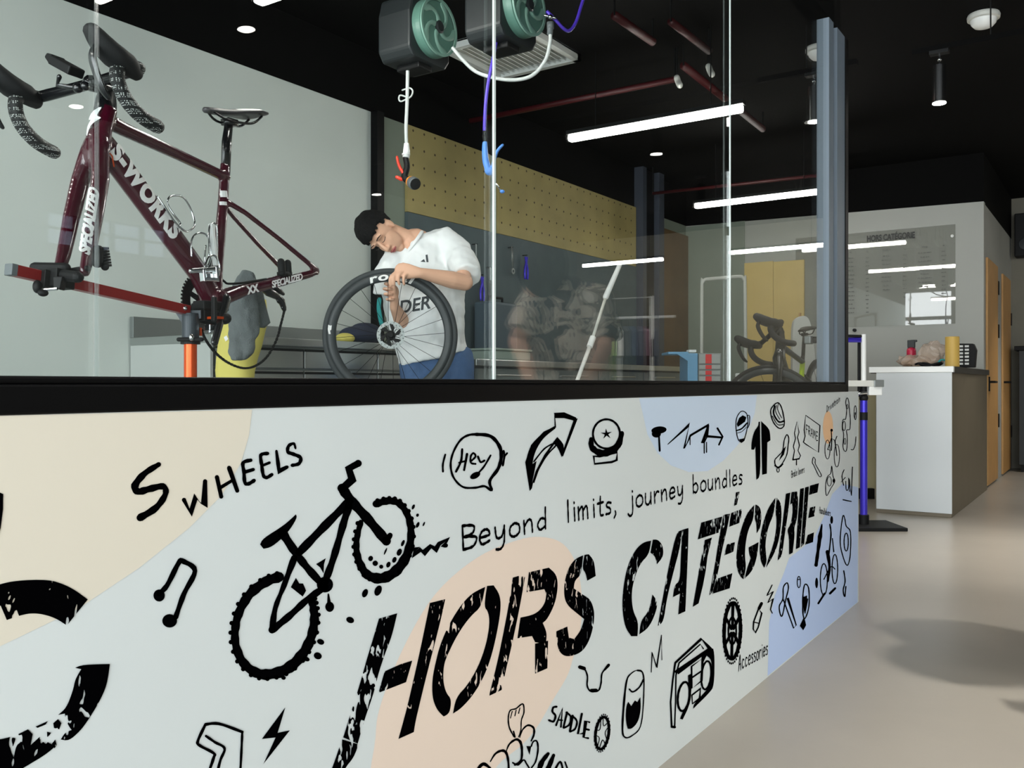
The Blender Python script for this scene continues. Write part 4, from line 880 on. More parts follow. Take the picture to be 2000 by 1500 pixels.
KB(dr, 'rear_derailleur', M_carbon)
ch = catmull([bl(x, y, -.05) for x, y in ((392, 642), (402, 664), (420, 688), (445, 708), (475, 719), (500, 714), (522, 696), (540, 664), (549, 632), (556, 604))], 10)
cm = MB().tube(ch, .0028, 6)
for i, q in enumerate(ch[:-1:1]):
    if i % 2 == 0: cm.box((q + ch[i + 1]) / 2, (.011, .006, .0075), ((lambda t: (t, Vector((0, 1, 0)), t.cross(Vector((0, 1, 0)))))((ch[i + 1] - q).normalized())))
KB(cm, 'chain', M_matte, smooth=False)
KB(MB().tube(catmull([bl(x, y, -.04) for x, y in ((400, 520), (436, 548), (446, 554), (476, 552), (520, 545))], 4), .004, 8), 'upper_chain', M_matte)
# wire bottle cages
def cage(name, loops):
    c = MB()
    for L_ in loops: c.tube(catmull(L_, 6), .0032, 8, round_=True)
    KB(c, name, M_chrome)
cage('bottle_cage', [[bl(x, y, dy) for x, y, dy in ((308, 384, .02), (322, 405, .03), (340, 432, .035), (354, 446, .035), (366, 452, .03), (380, 440, .0), (375, 415, -.01), (362, 390, -.01), (348, 382, 0), (331, 385, .01), (328, 400, .01), (340, 420, .02), (352, 436, .025), (348, 445, .03))]])
cage('bottle_cage', [[bl(x, y, dy) for x, y, dy in ((374, 500, .03), (374, 470, .03), (385, 456, .03), (402, 458, .03), (410, 475, .025), (412, 500, .02), (405, 520, .02), (400, 505, .02), (402, 480, .02))],
     [bl(x, y, dy) for x, y, dy in ((408, 500, .04), (408, 452, .035), (412, 438, .03), (420, 437, .03), (424, 448, .03), (424, 500, .03))],
     [bl(x, y, dy) for x, y, dy in ((400, 520, .06), (408, 502, .06), (420, 500, .06), (428, 515, .06), (428, 535, .06), (420, 545, .06))]])
KB(MB().box(bl(417, 478, .03), (.014, .016, .14), ((1, 0, 0), (0, 1, 0), (0, 0, 1))), 'cage_plate', M_white, smooth=False, bevel=.003)
mt = MB().tube([bl(374, 529, .07), bl(424, 525, .07)], .009, 12, round_=True).box(bl(408, 546, .07), (.058, .02, .012)).box(bl(396, 538, .07), (.01, .02, .04)).box(bl(421, 536, .07), (.01, .02, .05)).box(bl(408, 540, .06), (.03, .012, .02))
KB(mt, 'clamp_hardware', M_chrome, smooth=False, bevel=.002)
# computer on its mount
cb = W(130, 131, 2.52); ax = (W(156, 147, 2.50) - W(92, 112, 2.56)).normalized(); up = (ZV - ax * ZV.dot(ax)).normalized(); lf = up.cross(ax)
cmp_ = MB().box(BMI @ cb, (.094, .05, .026), [BMI.to_3x3() @ a for a in (ax, lf, up)]).prism([BMI @ (cb - ax * .043 + up * z + lf * .022 - ax * x) for x, z in ((0, .016), (.025, .012), (.03, -.002), (0, -.014))], BMI.to_3x3() @ (lf * -.044))
comp = KB(cmp_, 'bike_computer', M_matte, smooth=False, bevel=.004)
arm = MB().tube([BMI @ W(116, 150, 2.54), BMI @ W(112, 166, 2.56), BMI @ W(140, 170, 2.55), BMI @ W(160, 172, 2.55)], .007, 10, round_=True).ell(BMI @ W(152, 172, 2.53), .014).ell(BMI @ W(166, 168, 2.53), .013)
KB(arm, 'mount_arm', M_carbon, comp)

# ------------------------------------------------------------------ red repair stand under it
rs = empty('repair_stand', Vector((W(372, 700, 2.93).x, W(372, 700, 2.93).y, .28)), 'red beam repair stand with orange column holding the maroon bicycle', 'repair stand')
cx, cy = rs.location.x, rs.location.y
pa, pb = W(26, 528, 2.38), W(366, 606, 2.93); ax = (pb - pa).normalized(); sd_ = ax.cross(ZV).normalized(); up = sd_.cross(ax)
MB().box((pa + pb) / 2, ((pb - pa).length, .030, .030), (ax, sd_, up)).build('beam', M_red, rs, bevel=.002)
MB().box(pa - ax * .006, (.018, .031, .031), (ax, sd_, up)).build('beam_cap', M_midgrey, rs, bevel=.002)
fa = BM @ Vector((.576, .07, .064)); fb = BM @ Vector((.576, -.085, .064))
c = MB().tube([W(68, 522, 2.52), W(128, 523, 2.50)], .014, 14, round_=True).tube([W(112, 536, 2.47), W(152, 541, 2.42)], .016, 14, round_=True).box(W(118, 545, 2.47), (.06, .045, .05), (ax, sd_, up)).box(W(90, 546, 2.45), (.03, .03, .05), (ax, sd_, up)).prism([W(103, 540, 2.42), W(122, 540, 2.42), W(116, 566, 2.42), W(104, 562, 2.42)], FV * .03)
c.tube([fa, fb], .009, 12)
cl = c.build('fork_clamp', M_matte, rs, bevel=.003)
MB().tube([W(86, 566, 2.42), W(112, 564, 2.42)], .004, 8).build('clamp_bolt', M_chrome, cl)
MB().ell(W(73, 560, 2.42), (.012, .012, .018)).ell(W(84, 572, 2.42), (.014, .012, .01)).build('clamp_knob', M_matte, cl, smooth=True)
MB().tube([(cx, cy, .30), (cx, cy, W(372, 668, 2.93).z)], .0205, 24).build('column', M_orange, rs, smooth=False)
z1, z2 = W(372, 664, 2.93).z, W(372, 612, 2.93).z
MB().lathe([(.0, 0), (.026, 0), (.027, .01), (.027, z2 - z1 - .01), (.025, z2 - z1), (0, z2 - z1)], (cx, cy, z1), (0, 0, 1), 28).prism([W(340, 606, 2.93), W(392, 606, 2.93), W(392, 622, 2.93), W(358, 622, 2.93), W(356, 632, 2.93)], FV * .02).build('collar', mat('dark_steel_collar', (58, 64, 70), .45, metal=.3), rs)
MB().tube([W(349, 663, 2.90), W(394, 663, 2.90)], .007, 10, round_=True).lathe([(.021, -.01), (.031, -.01), (.031, .01), (.021, .01)], (cx, cy, z1 - .004), (0, 0, 1), 24, closed=True).build('clamp_ring', M_matte, rs)
MB().ell(W(374, 659, 2.89), (.008, .008, .012)).build('bolt', M_chrome, rs, smooth=True)
MB().ell(W(361, 602, 2.90), .008).build('bolt', M_chrome, rs, smooth=True)
MB().box(W(412, 598, 2.98), (.10, .06, .03)).box(W(398, 610, 2.98), (.05, .07, .06)).tube([W(398, 622, 2.98), W(440, 622, 2.98)], .02, 14, round_=True).box(W(418, 604, 2.90), (.012, .02, .08)).build('shell_cradle', M_matte, rs, bevel=.004)
MB().box(W(420, 621, 2.95), (.03, .05, .008)).build('red_spacer', M_orange, rs)
MB().tube([W(391, 640, 2.97), W(391, 656, 2.97)], .006, 10)  .build('spacer_pin', M_orange, rs)
MB().box(W(413, 640, 2.96), (.035, .03, .022)).tube([W(408, 650, 2.97), W(424, 636, 2.97)], .008, 10).build('cradle_bolt', M_chrome, rs, bevel=.003)
MB().tube([(cx, cy, .30), (cx + .42, cy + .06, .293)], .015, 12, round_=True).tube([(cx, cy, .30), (cx - .30, cy + .30, .293)], .015, 12, round_=True).tube([(cx, cy, .30), (cx - .22, cy - .38, .293)], .015, 12, round_=True).lathe([(0, 0), (.05, 0), (.045, .06), (.024, .08), (0, .08)], (cx, cy, .283), (0, 0, 1), 24).build('tripod_foot', M_matte, rs)

# yellow bag hung below the frame, grey towel over the chain stay
yb = MB(); F0 = 3.25
def sheet(rows, F, th, F2=None):
    """closed cloth volume from pixel rows (left, right, y); bellies out towards the viewer"""
    b = MB(); vs = []; n = 16
    for k, (xl, xr, y) in enumerate(rows):
        for i in range(n):
            a = 2 * PI * i / n; x = (xl + xr) / 2 + (xr - xl) / 2 * math.cos(a)
            q = W(x, y, F); vs.append(q - FV * (math.sin(a) * th * (1 + .25 * math.sin(3 * a + k)) * (.5 + .5 * min(1, k / 2))))
    fs = [(k * n + i, k * n + (i + 1) % n, (k + 1) * n + (i + 1) % n, (k + 1) * n + i) for k in range(len(rows) - 1) for i in range(n)]
    fs += [tuple(range(n)), tuple((len(rows) - 1) * n + i for i in range(n))]
    return b.add(vs, fs)
ybm = sheet([(436, 520, 585), (434, 522, 610), (430, 520, 640), (425, 512, 675), (422, 504, 700), (421, 498, 725), (424, 496, 750), (430, 490, 772)], 3.58, .05)
yel = empty('yellow_bag', W(462, 640, 3.58), 'yellow cloth bag hanging under the maroon bicycle', 'bag')
o = ybm.build('body', M_yellow, yel, smooth=True)
MB().add([W(437 + x * 9, 655 + y * 12, 3.525) for x, y in ((0, .3), (.6, 0), (1, .6), (.4, 1))], [(0, 1, 2, 3)]).build('white_tag', M_decal, yel)
MB().tube([W(440, 590, 3.47), W(442, 582, 3.45), W(448, 574, 3.40)], .006, 8).build('strap', M_yellow, yel)
tw = empty('towel', W(476, 600, 3.2), 'grey towel draped over the rear of the maroon bicycle', 'towel')
a = sheet([(474, 495, 528), (466, 500, 538), (455, 505, 556), (452, 503, 575), (446, 506, 610), (447, 508, 650), (447, 504, 660), (447, 494, 685), (449, 484, 700), (452, 480, 704)], 3.37, .028)
fused('front_fall', a, M_towel, tw, .006, 2, disp=.010, dscale=.05)
a = sheet([(492, 512, 560), (494, 518, 590), (500, 524, 615), (505, 528, 630), (508, 516, 640)], 3.46, .02); a.build('rear_fall', M_towel, tw, smooth=True)

# ================================================================== MECHANIC AND THE WHEEL HE HOLDS
def hv(a, b, c): return RV * a + ZV * b + CV * c        # right, up, towards the viewer
def finger(mb, base, dirs, lens, r):
    P = [Vector(base)]
    for d, l in zip(dirs, lens): P.append(P[-1] + Vector(d).normalized() * l)
    mb.tube(catmull(P, 3), [r * 1.08, r, r * .95, r * .86], 10, round_=True)
    return P[-1], (P[-1] - P[-2]).normalized()
Cw = W(763, 655, 4.63); nw = (Vector((0, 0, Cw.z)) - Cw).normalized(); rw = nw.cross(ZV); rw = -rw if rw.dot(RV) < 0 else rw
wh = empty('bicycle_wheel', Cw, 'deep black carbon bicycle wheel held upright by the mechanic', 'wheel')
MB().lathe([(.276, .004), (.283, .010), (.300, .0132), (.320, .014), (.322, .0), (.320, -.014), (.300, -.0132), (.283, -.01), (.276, -.004)], Cw, nw, 96, closed=True).build('rim', M_wheel, wh, smooth=True)
tyre = MB().lathe([(.3295 + .0155 * math.cos(a), .0155 * math.sin(a)) for a in (2 * PI * k / 14 for k in range(14))], Cw, nw, 96, closed=True).build('tyre', M_tyre, wh, smooth=True)
hubm = MB().lathe([(0, .05), (.012, .05), (.014, .03), (.024, .027), (.024, .018), (.013, .012), (.013, -.02), (.026, -.025), (.026, -.03), (.012, -.035), (.010, -.05), (0, -.05)], Cw, nw, 28)
hub = hubm.build('hub', M_matte, wh, smooth=False)
for i in range(24):
    a = 2 * PI * i / 24 + .05; s = 1 if i % 2 else -1; a2 = a + (.42 if (i // 2) % 2 else -.42)
    p0 = Cw + (rw * math.cos(a2) + ZV * math.sin(a2)) * .024 + nw * (.022 * s); p1 = Cw + (rw * math.cos(a) + ZV * math.sin(a)) * .278
    MB().tube([p0, p1], .0013, 6).build('spoke', M_matte, wh)
ro = MB()
def rotor_ring(r0, r1, n=48):
    pass
ro.lathe([(.052, .031), (.0705, .031), (.0705, .033), (.052, .033)], Cw, nw, 64, closed=True)
rot = ro.build('brake_rotor', mat('rotor_silver', (150, 154, 152), .45, metal=.6), wh)
sp = MB()
for i in range(6):
    a = 2 * PI * i / 6 + .2; e = lambda a, r: Cw + (rw * math.cos(a) + ZV * math.sin(a)) * r + nw * .0315
    sp.prism([e(a, .02), e(a + .35, .040), e(a + .42, .056), e(a + .12, .056), e(a - .1, .044), e(a - .35, .022)], nw * .002)
sp.build('rotor_spider', M_matte, rot)
hs = MB()
for i in range(24):
    a = 2 * PI * i / 24; hs.lathe([(0, .0334), (.0028, .0334)], Cw + (rw * math.cos(a) + ZV * math.sin(a)) * (.057 + .008 * (i % 2)), nw, 10)
hs.build('rotor_hole', M_darkgrey, rot)
vs, fs = text_geo('roval', .066, .15, .0020, 'CENTER', 1.15)
def arcmap(x, y):
    a = PI / 2 - x * 1.5 / .302 + .0; r = .2835 + y * .86
    return Cw + (rw * math.cos(a) + ZV * math.sin(a)) * r + nw * (.0152)
b_ = MB(); b_.add([arcmap(v.x, v.y) for v in vs], fs); b_.build('lettering', M_decal, wh.children[0], recalc=False)
b_ = MB(); e = lambda a, r: Cw + (rw * math.cos(a) + ZV * math.sin(a)) * r + nw * .0155
b_.add([e(2.98, .318), e(2.99, .308), e(2.98, .300), e(3.06, .300), e(3.07, .306), e(3.13, .302), e(3.13, .312), e(3.05, .318)], [(0, 1, 2, 3, 4, 5, 6, 7)]); b_.build('sticker', M_decal, wh.children[0], recalc=False)

FLOORW = .28
hip = W(850, 700, 5.0)
man = empty('person', Vector((hip.x, hip.y, FLOORW)), 'person in white t-shirt and blue jeans bending over a black wheel', 'person')
fa_ = hv(.15, -.75, .6).normalized(); La = hv(.55, .6, .58); La = (La - fa_ * La.dot(fa_)).normalized(); Ua = fa_.cross(La); Ua = -Ua if Ua.dot(RV) > 0 else Ua
HD = W(744, 456, 4.82)
AX = (fa_, La, Ua)
hp = lambda f, l, u: HD + fa_ * f + La * l + Ua * u
body = MB()
body.ell(hp(-.012, 0, .03), (.096, .074, .102), AX, 28, 18)
body.ell(hp(.036, 0, -.045), (.058, .060, .082), AX, 24, 16)
body.ell(hp(.058, 0, -.108), (.028, .030, .024), AX)
body.ell(hp(.045, .035, -.035), (.035, .022, .035), AX).ell(hp(.045, -.035, -.035), (.035, .022, .035), AX)
body.tube([hp(.088, 0, .016), hp(.104, 0, -.008), hp(.113, 0, -.028)], [.009, .010, .013], 12, round_=True)
body.ell(hp(.098, .012, -.034), (.012, .009, .009), AX).ell(hp(.098, -.012, -.034), (.012, .009, .009), AX)
body.ell(hp(.078, .034, .032), (.014, .026, .010), AX).ell(hp(.078, -.034, .032), (.014, .026, .010), AX)
body.ell(hp(.088, 0, -.066), (.013, .024, .014), AX)
for s in (1, -1): body.ell(hp(-.012, .077 * s, -.008), (.021, .009, .033), AX).ell(hp(-.006, .074 * s, -.032), (.010, .009, .012), AX)
NB = W(806, 474, 4.90)
body.tube([hp(-.03, 0, -.03), hp(-.03, 0, -.08), NB.lerp(hp(-.03, 0, -.10), .4), NB + ZV * -.03], [.058, .056, .058, .075], 18, round_=True)
LS, LE, LW = W(884, 488, 4.92), W(908, 552, 4.72), W(820, 533, 4.585)
RS, RE, RW_ = W(760, 525, 4.88), W(792, 640, 4.93), W(771, 600, 4.74)
body.tube([W(812, 482, 4.92), W(830, 530, 4.95), W(842, 610, 4.98), W(850, 690, 5.0)], [(.10, .07), (.165, .10), (.15, .095), (.155, .10)], 20, up=FV, round_=True)
body.tube([W(812, 482, 4.92), LS, LS.lerp(LE, .5), LE], [.06, .056, .05, .043], 14, round_=True)
body.tube([LE, LE.lerp(LW, .3), LE.lerp(LW, .75), LW], [.043, .046, .034, .027], 14, round_=True)
body.tube([W(805, 490, 4.92), RS, RS.lerp(RE, .5), RE], [.06, .055, .048, .042], 14, round_=True)
body.tube([RE, RE.lerp(RW_, .35), RE.lerp(RW_, .8), RW_], [.042, .044, .032, .027], 14, round_=True)
# left hand over the rim
pc = W(797, 530, 4.575)
body.tube([LW, pc, W(786, 528, 4.57)], [(.027, .026), (.040, .020), (.041, .016)], 14, up=FV, round_=True)
tips = []
for i, (bx, by, l) in enumerate(((772, 533, .9), (780, 528, 1.0), (789, 528, .95), (797, 533, .78))):
    t_ = finger(body, W(bx, by, 4.565), [hv(-.45, -.5, .35), hv(-.12, -1, -.05), hv(.12, -.9, -.35)], [.040 * l, .028 * l, .022 * l], .0088); tips.append(t_)
tips.append(finger(body, W(788, 532, 4.60), [hv(-.8, .1, -.1), hv(-.85, -.5, -.1), hv(-.5, -.8, .1)], [.03, .03, .024], .0098))
# right hand, a loose fist below the rim
body.tube([RW_, W(770, 580, 4.715), W(766, 562, 4.705)], [(.027, .025), (.022, .038), (.019, .036)], 14, up=FV, round_=True)
for i, (bx, by, l) in enumerate(((761, 556, .95), (759, 566, 1.), (760, 576, .95), (763, 586, .8))):
    tips.append(finger(body, W(bx, by, 4.70), [hv(-.5, .05, .75), hv(.75, -.02, .5), hv(.75, -.1, -.5)], [.036 * l, .028 * l, .020 * l], .0088))
tips.append(finger(body, W(770, 572, 4.69), [hv(.1, .8, .5), hv(-.3, .9, .1), hv(-.4, .8, 0)], [.03, .028, .02], .0096))
body.ell(W(769, 571, 4.712), (.028, .026, .040), (RV, FV, ZV))
# legs, down to the feet
KL, KR = W(898, 700, 4.98), W(812, 700, 4.98)
for K_, s in ((W(893, 700, 5.0), 1), (W(815, 705, 4.98), -1)):
    k1 = Vector((K_.x, K_.y, FLOORW + .48)) + CV * .03; k2 = Vector((K_.x, K_.y, FLOORW + .09))
    body.tube([K_, k1, k2], [.078, .056, .042], 14, round_=True).tube([k2 + ZV * -.03, k2 + CV * .17 + ZV * -.055], [.038, .032], 12, round_=True)
bobj = fused('body', body, M_skin, man, .0045, 4)
nl = MB()
for p_, d_ in tips:
    pass
# hair
hr = MB(); hr.ell(hp(-.016, 0, .036), (.114, .093, .112), AX, 150, 110)
for i, v in enumerate(hr.v):
    d = v - hp(-.016, 0, .036); df, dl, du = d.dot(fa_) / .114, d.dot(La) / .093, d.dot(Ua) / .112
    q = noise.noise(Vector((dl * 6, df * 6, du * 1.2))) * .18 + noise.noise(Vector((dl * 15, df * 15, du * 2))) * .085
    face = (df > .30 and du < .26 + q) or (du < -.10 + q * .6 and df > -.42) or du < -.62 + q
    k = .74 if face else 1 + .045 * noise.noise(v * 34) + .012 * noise.noise(Vector((dl * 18, df * 18, du * 4)))
    hr.v[i] = hp(-.016, 0, .036) + d * k
hr.build('hair', M_hair, man, smooth=True)
M_iris = mat('dark_eye', (24, 18, 16), .3)
for s in (1, -1):
    MB().tube(catmull([hp(.083, .052 * s, .008), hp(.090, .042 * s, .005), hp(.094, .03 * s, .004), hp(.094, .018 * s, .008)], 4), .0017, 8, round_=True).build('eye', M_iris, man, smooth=True)
    MB().tube(catmull([hp(.086, .056 * s, .036), hp(.096, .036 * s, .044), hp(.096, .016 * s, .040)], 4), [(.0012, .0016), (.0018, .0032), (.0014, .0026)], 8, up=Ua, round_=True)  .build('eyebrow', mat('dark_brow', (52, 38, 32), .8), man, smooth=True)
MB().tube(catmull([hp(.094, .024, -.066), hp(.103, .010, -.062), hp(.104, 0, -.063), hp(.103, -.010, -.062), hp(.094, -.024, -.066)], 4), [.002, .0055, .0045, .0055, .002], 8, round_=True).tube(catmull([hp(.092, .02, -.072), hp(.100, 0, -.074), hp(.092, -.02, -.072)], 4), [.002, .007, .002], 8, round_=True).build('lips', M_lip, man, smooth=True)
# t-shirt
sh = MB()
sh.tube([W(812, 470, 4.91), W(822, 492, 4.92), W(828, 525, 4.93), W(826, 570, 4.95), W(832, 630, 4.97), W(842, 680, 4.98), W(847, 702, 4.98)], [(.085, .08), (.15, .115), (.205, .135), (.228, .145), (.215, .14), (.195, .135), (.192, .135)], 28, up=FV)
sh.tube([W(822, 482, 4.92), W(868, 474, 4.92), W(892, 494, 4.89), W(908, 528, 4.80), W(912, 540, 4.765)], [.075, .088, .086, .080, .078], 18, round_=False)
sh.tube([W(815, 488, 4.92), W(776, 502, 4.90), W(758, 535, 4.88), W(756, 575, 4.90)], [.075, .08, .076, .074], 18)
cn = (hp(-.03, 0, -.10) - W(826, 500, 4.93)).normalized(); cc_ = W(806, 476, 4.895); c1 = cn.cross(CV).normalized(); c2 = cn.cross(c1)
shirt = fused('t_shirt', sh, M_shirt, man, .0075, 5, disp=.011, dscale=.08)
from mathutils.bvhtree import BVHTree as _B
MB().tube([cc_ + c1 * .083 * math.cos(a) + c2 * .080 * math.sin(a) for a in (2 * PI * k / 40 for k in range(40))], [(.010, .006)], 10, closed=True).build('collar', M_shirt, shirt, smooth=True)
me = shirt.data; Mx = ROOT[shirt]
bvh = _B.FromPolygons([Mx @ v.co for v in me.vertices], [tuple(p.vertices) for p in me.polygons])
def onshirt(px, py, back=5.0):
    o = Vector((0, 0, CAMZ)); d = (W(px, py, 1) - o).normalized(); h = bvh.ray_cast(o, d)
    return (h[0] - d * .003) if h[0] else W(px, py, 4.80)
vs, fs = text_geo('DER', 1, 0, .02); b_ = MB(); b_.add([onshirt(779 + v.x * 33 + v.y * 3, 613 - v.y * 36 - v.x * 6) for v in vs], fs); b_.build('lettering', M_print, shirt, recalc=False)
b_ = MB()
for q in ([(831, 498), (835, 497), (837, 512), (833, 512)], [(821, 511), (828, 506), (831, 512)]): b_.add([onshirt(*p) for p in q], [tuple(range(len(q)))])
b_.build('small_print', M_print, shirt, recalc=False)
je = MB()
je.tube([W(847, 672, 4.99), W(850, 700, 5.0), W(852, 725, 5.0)], [(.165, .115), (.175, .12), (.178, .12)], 20, up=FV, round_=True)
for K_ in (W(893, 705, 5.0), W(815, 710, 4.98)):
    k1 = Vector((K_.x, K_.y, FLOORW + .48)) + CV * .03; k2 = Vector((K_.x, K_.y, FLOORW + .10))
    je.tube([K_, k1, k2], [.098, .082, .075], 16, round_=True)
fused('jeans', je, M_jean, man, .009, 4, disp=.006, dscale=.07)
for K_ in (W(893, 705, 5.0), W(815, 710, 4.98)):
    k2 = Vector((K_.x, K_.y, FLOORW + .045))
    MB().tube([k2 + CV * -.08, k2 + CV * .05, k2 + CV * .20], [(.045, .045), (.05, .045), (.042, .03)], 16, up=ZV, round_=True).build('shoe', M_darkgrey, man, smooth=True)
MB().tube(catmull([W(741, 585, 4.87), W(740, 605, 4.86), W(745, 632, 4.86)], 4), [(.012, .004)], 8, up=FV, round_=True).build('teal_strap', M_teal, man, smooth=True)

# ================================================================== HOSE REELS AND HANGING GUNS
def reel(c, label, ribs=5):
    t = empty('hose_reel', c, label, 'hose reel', 'hose reels under the wash room ceiling'); c = Vector(c)
    y = Vector((0, 1, 0)); bd = MB()
    bd.prism([c + Vector((x, .03, z)) for x, z in ((-.15, .05), (-.13, .13), (-.06, .165), (.06, .165), (.13, .13), (.15, .05), (.15, -.12), (.12, -.16), (-.12, -.16), (-.15, -.12))], y * .20)
    bd.build('housing', M_darkgrey, t, bevel=.012)
    MB().bb((c.x - .10, c.y + .228, c.z - .10), (c.x + .10, c.y + .25, c.z + .12)).build('rear_plate', M_matte, t, bevel=.01)
    dk = MB().lathe([(0, .0), (.12, .0), (.132, -.008), (.136, -.03), (.136, -.05), (0, -.05)], c + y * -.02, -y, 56)
    disc = dk.build('disc', M_green, t)
    MB().lathe([(.124, .0), (.136, .0), (.136, .008), (.124, .008)], c + y * -.02, -y, 56, closed=True).build('disc_rim', M_greenL, disc)
    for i in range(ribs):
        a0 = 2 * PI * i / ribs + .4; pts = []
        for k in range(7):
            r = .034 + .083 * k / 6; a = a0 + .9 * (k / 6) ** 1.4; pts.append(c + Vector((r * math.cos(a), -.022, r * math.sin(a))))
        MB().tube(pts, [(.014, .007), (.009, .006), (.012, .006), (.020, .005)], 10, up=y, round_=True).build('disc_rib', M_greenL, disc, smooth=True)
    MB().lathe([(0, 0), (.026, 0), (.03, .01), (.022, .016), (0, .016)], c + y * -.02, -y, 28).build('disc_hub', M_darkgrey, disc)
    br = MB().bb((c.x - .02, c.y + .08, c.z + .15), (c.x + .02, c.y + .18, HC)); br.bb((c.x - .09, c.y + .06, HC - .015), (c.x + .09, c.y + .20, HC))
    br.build('ceiling_bracket', M_matte, t)
    MB().bb((c.x - .05, c.y + .06, c.z - .185), (c.x + .05, c.y + .2, c.z - .15)).build('outlet', M_matte, t, bevel=.006)
    return t
r1 = Wv(850, 55, 2.71); reel(r1, 'hose reel with white hose, hanging left of the glass joint')
r2 = W(1025, 12, 4.07); reel(r2, 'hose reel with purple hose, hanging right of the glass joint')
h = empty('spray_gun', W(795, 330, 4.35), 'orange and black spray gun hanging on a white hose', 'spray gun')
q = lambda x, y, d=0: W(x, y, 4.35 + d)
MB().tube(catmull([q(797, 104), q(796, 150), q(795, 200), q(793, 250), q(794, 282)], 5), .0085, 12).build('hose', M_hose, h, smooth=True)
MB().tube([q(794, 280), q(794, 295), q(793, 308)], [.012, .017, .017], 16).tube([q(793, 300), q(793, 303)], .020, 16).build('hose_connector', M_white, h, smooth=True)
MB().tube(catmull([q(792, 307), q(795, 326), q(790, 345), q(797, 352), q(806, 358)], 4), [.014, .015, .016, .019, .020], 14, round_=True).build('body', M_matte, h, smooth=True)
MB().tube(catmull([q(776, 309), q(779, 322), q(785, 334), q(790, 342)], 4), [(.007, .012), (.008, .014), (.008, .012)], 10, up=FV, round_=True).tube([q(775, 346), q(784, 350)], [.008, .01], 10, round_=True).build('trigger', M_redp, h, smooth=True)
dn = (q(815, 362, -.06) - q(800, 354, .0)).normalized()
MB().lathe([(0, 0), (.020, 0), (.024, .012), (.024, .02), (.030, .026), (.030, .05), (.026, .055), (0, .055)], q(801, 354, 0), dn, 28).build('nozzle', M_midgrey, h)
MB().lathe([(.0245, .004), (.026, .004), (.026, .014), (.0245, .014)], q(801, 354, 0), dn, 28, closed=True).build('nozzle_band', mat('amber_band', (226, 140, 50), .4), h)
MB().lathe([(0, .0), (.027, .0), (.027, .004), (0, .006)], q(801, 354, 0) + dn * .055, dn, 28).build('nozzle_face', M_rubber, h)
MB().tube(catmull([q(795, 190), q(782, 186), q(779, 193), q(783, 198), q(795, 193), q(803, 188), q(806, 178), q(800, 172), q(786, 176)], 5), .004, 8, round_=True).build('hose_clip', M_hose, h, smooth=True)
h = empty('supply_hose', W(1000, 150, 4.2), 'white supply hose looping between the two hose reels', 'hose')
MB().tube(catmull([W(884, 93, 4.25), W(905, 118, 4.23), W(930, 140, 4.2), W(965, 152, 4.16), W(1005, 156, 4.12), W(1040, 147, 4.08), W(1065, 118, 4.04), W(1074, 85, 4.02), W(1075, 66, 4.02)], 5), .0085, 12).build('hose', M_hose, h, smooth=True)
MB().tube([W(1074, 68, 4.02), W(1075, 48, 4.02)], [.013, .014], 14).tube([W(1075, 56, 4.02), W(1075, 44, 4.02)], .016, 14).build('hose_connector', M_midgrey, h, smooth=True)
MB().tube([W(1064, 30, 4.02), W(1084, 35, 4.02)], .006, 10, round_=True).ell(W(1075, 33, 4.01), .011).build('valve', M_chrome, h, smooth=True)
h = empty('air_gun', W(955, 320, 4.0), 'blue air gun hanging on a purple hose beside the glass joint', 'air gun')
q = lambda x, y, d=0: W(x, y, 4.0 + d)
MB().tube(catmull([q(970, 78, .1), q(962, 120), q(953, 165), q(948, 210), q(946, 258)], 5), .0075, 12).build('hose', M_purple, h, smooth=True)
MB().tube([q(946, 256), q(946, 268)], .008, 12).tube([q(946, 264), q(947, 280)], [.010, .008], 12).build('hose_coupling', M_matte, h, smooth=True)
MB().tube(catmull([q(947, 280), q(947, 296), q(949, 316), q(955, 334)], 4), [.011, .013, .015, .016], 14, round_=True).ell(q(956, 333), (.022, .016, .022), (RV, FV, ZV)).build('body', M_bluep, h, smooth=True)
MB().tube(catmull([q(981, 284), q(972, 294), q(966, 310), q(962, 328)], 4), [(.006, .008), (.007, .009), (.008, .010)], 10, up=FV, round_=True).build('trigger', M_bluep, h, smooth=True)
MB().tube([q(960, 342), q(968, 358), q(978, 372)], [.004, .003], 8).build('blow_tube', M_chrome, h, smooth=True)
MB().ell(q(981, 374), (.011, .009, .008), (RV, FV, ZV)).build('tip', M_bluep, h, smooth=True)
h = empty('purple_hose', W(1110, 50, 4.1), 'purple hose drooping from the second hose reel to the ceiling', 'hose')
MB().tube(catmull([W(1068, 22, 4.05), W(1086, 40, 4.05), W(1100, 55, 4.07), W(1112, 60, 4.1), W(1124, 45, 4.12), W(1134, 15, 4.14), W(1145, -30, 4.16), W(1160, -150, 4.2)], 5), .0075, 12).build('hose', M_purple, h, smooth=True)

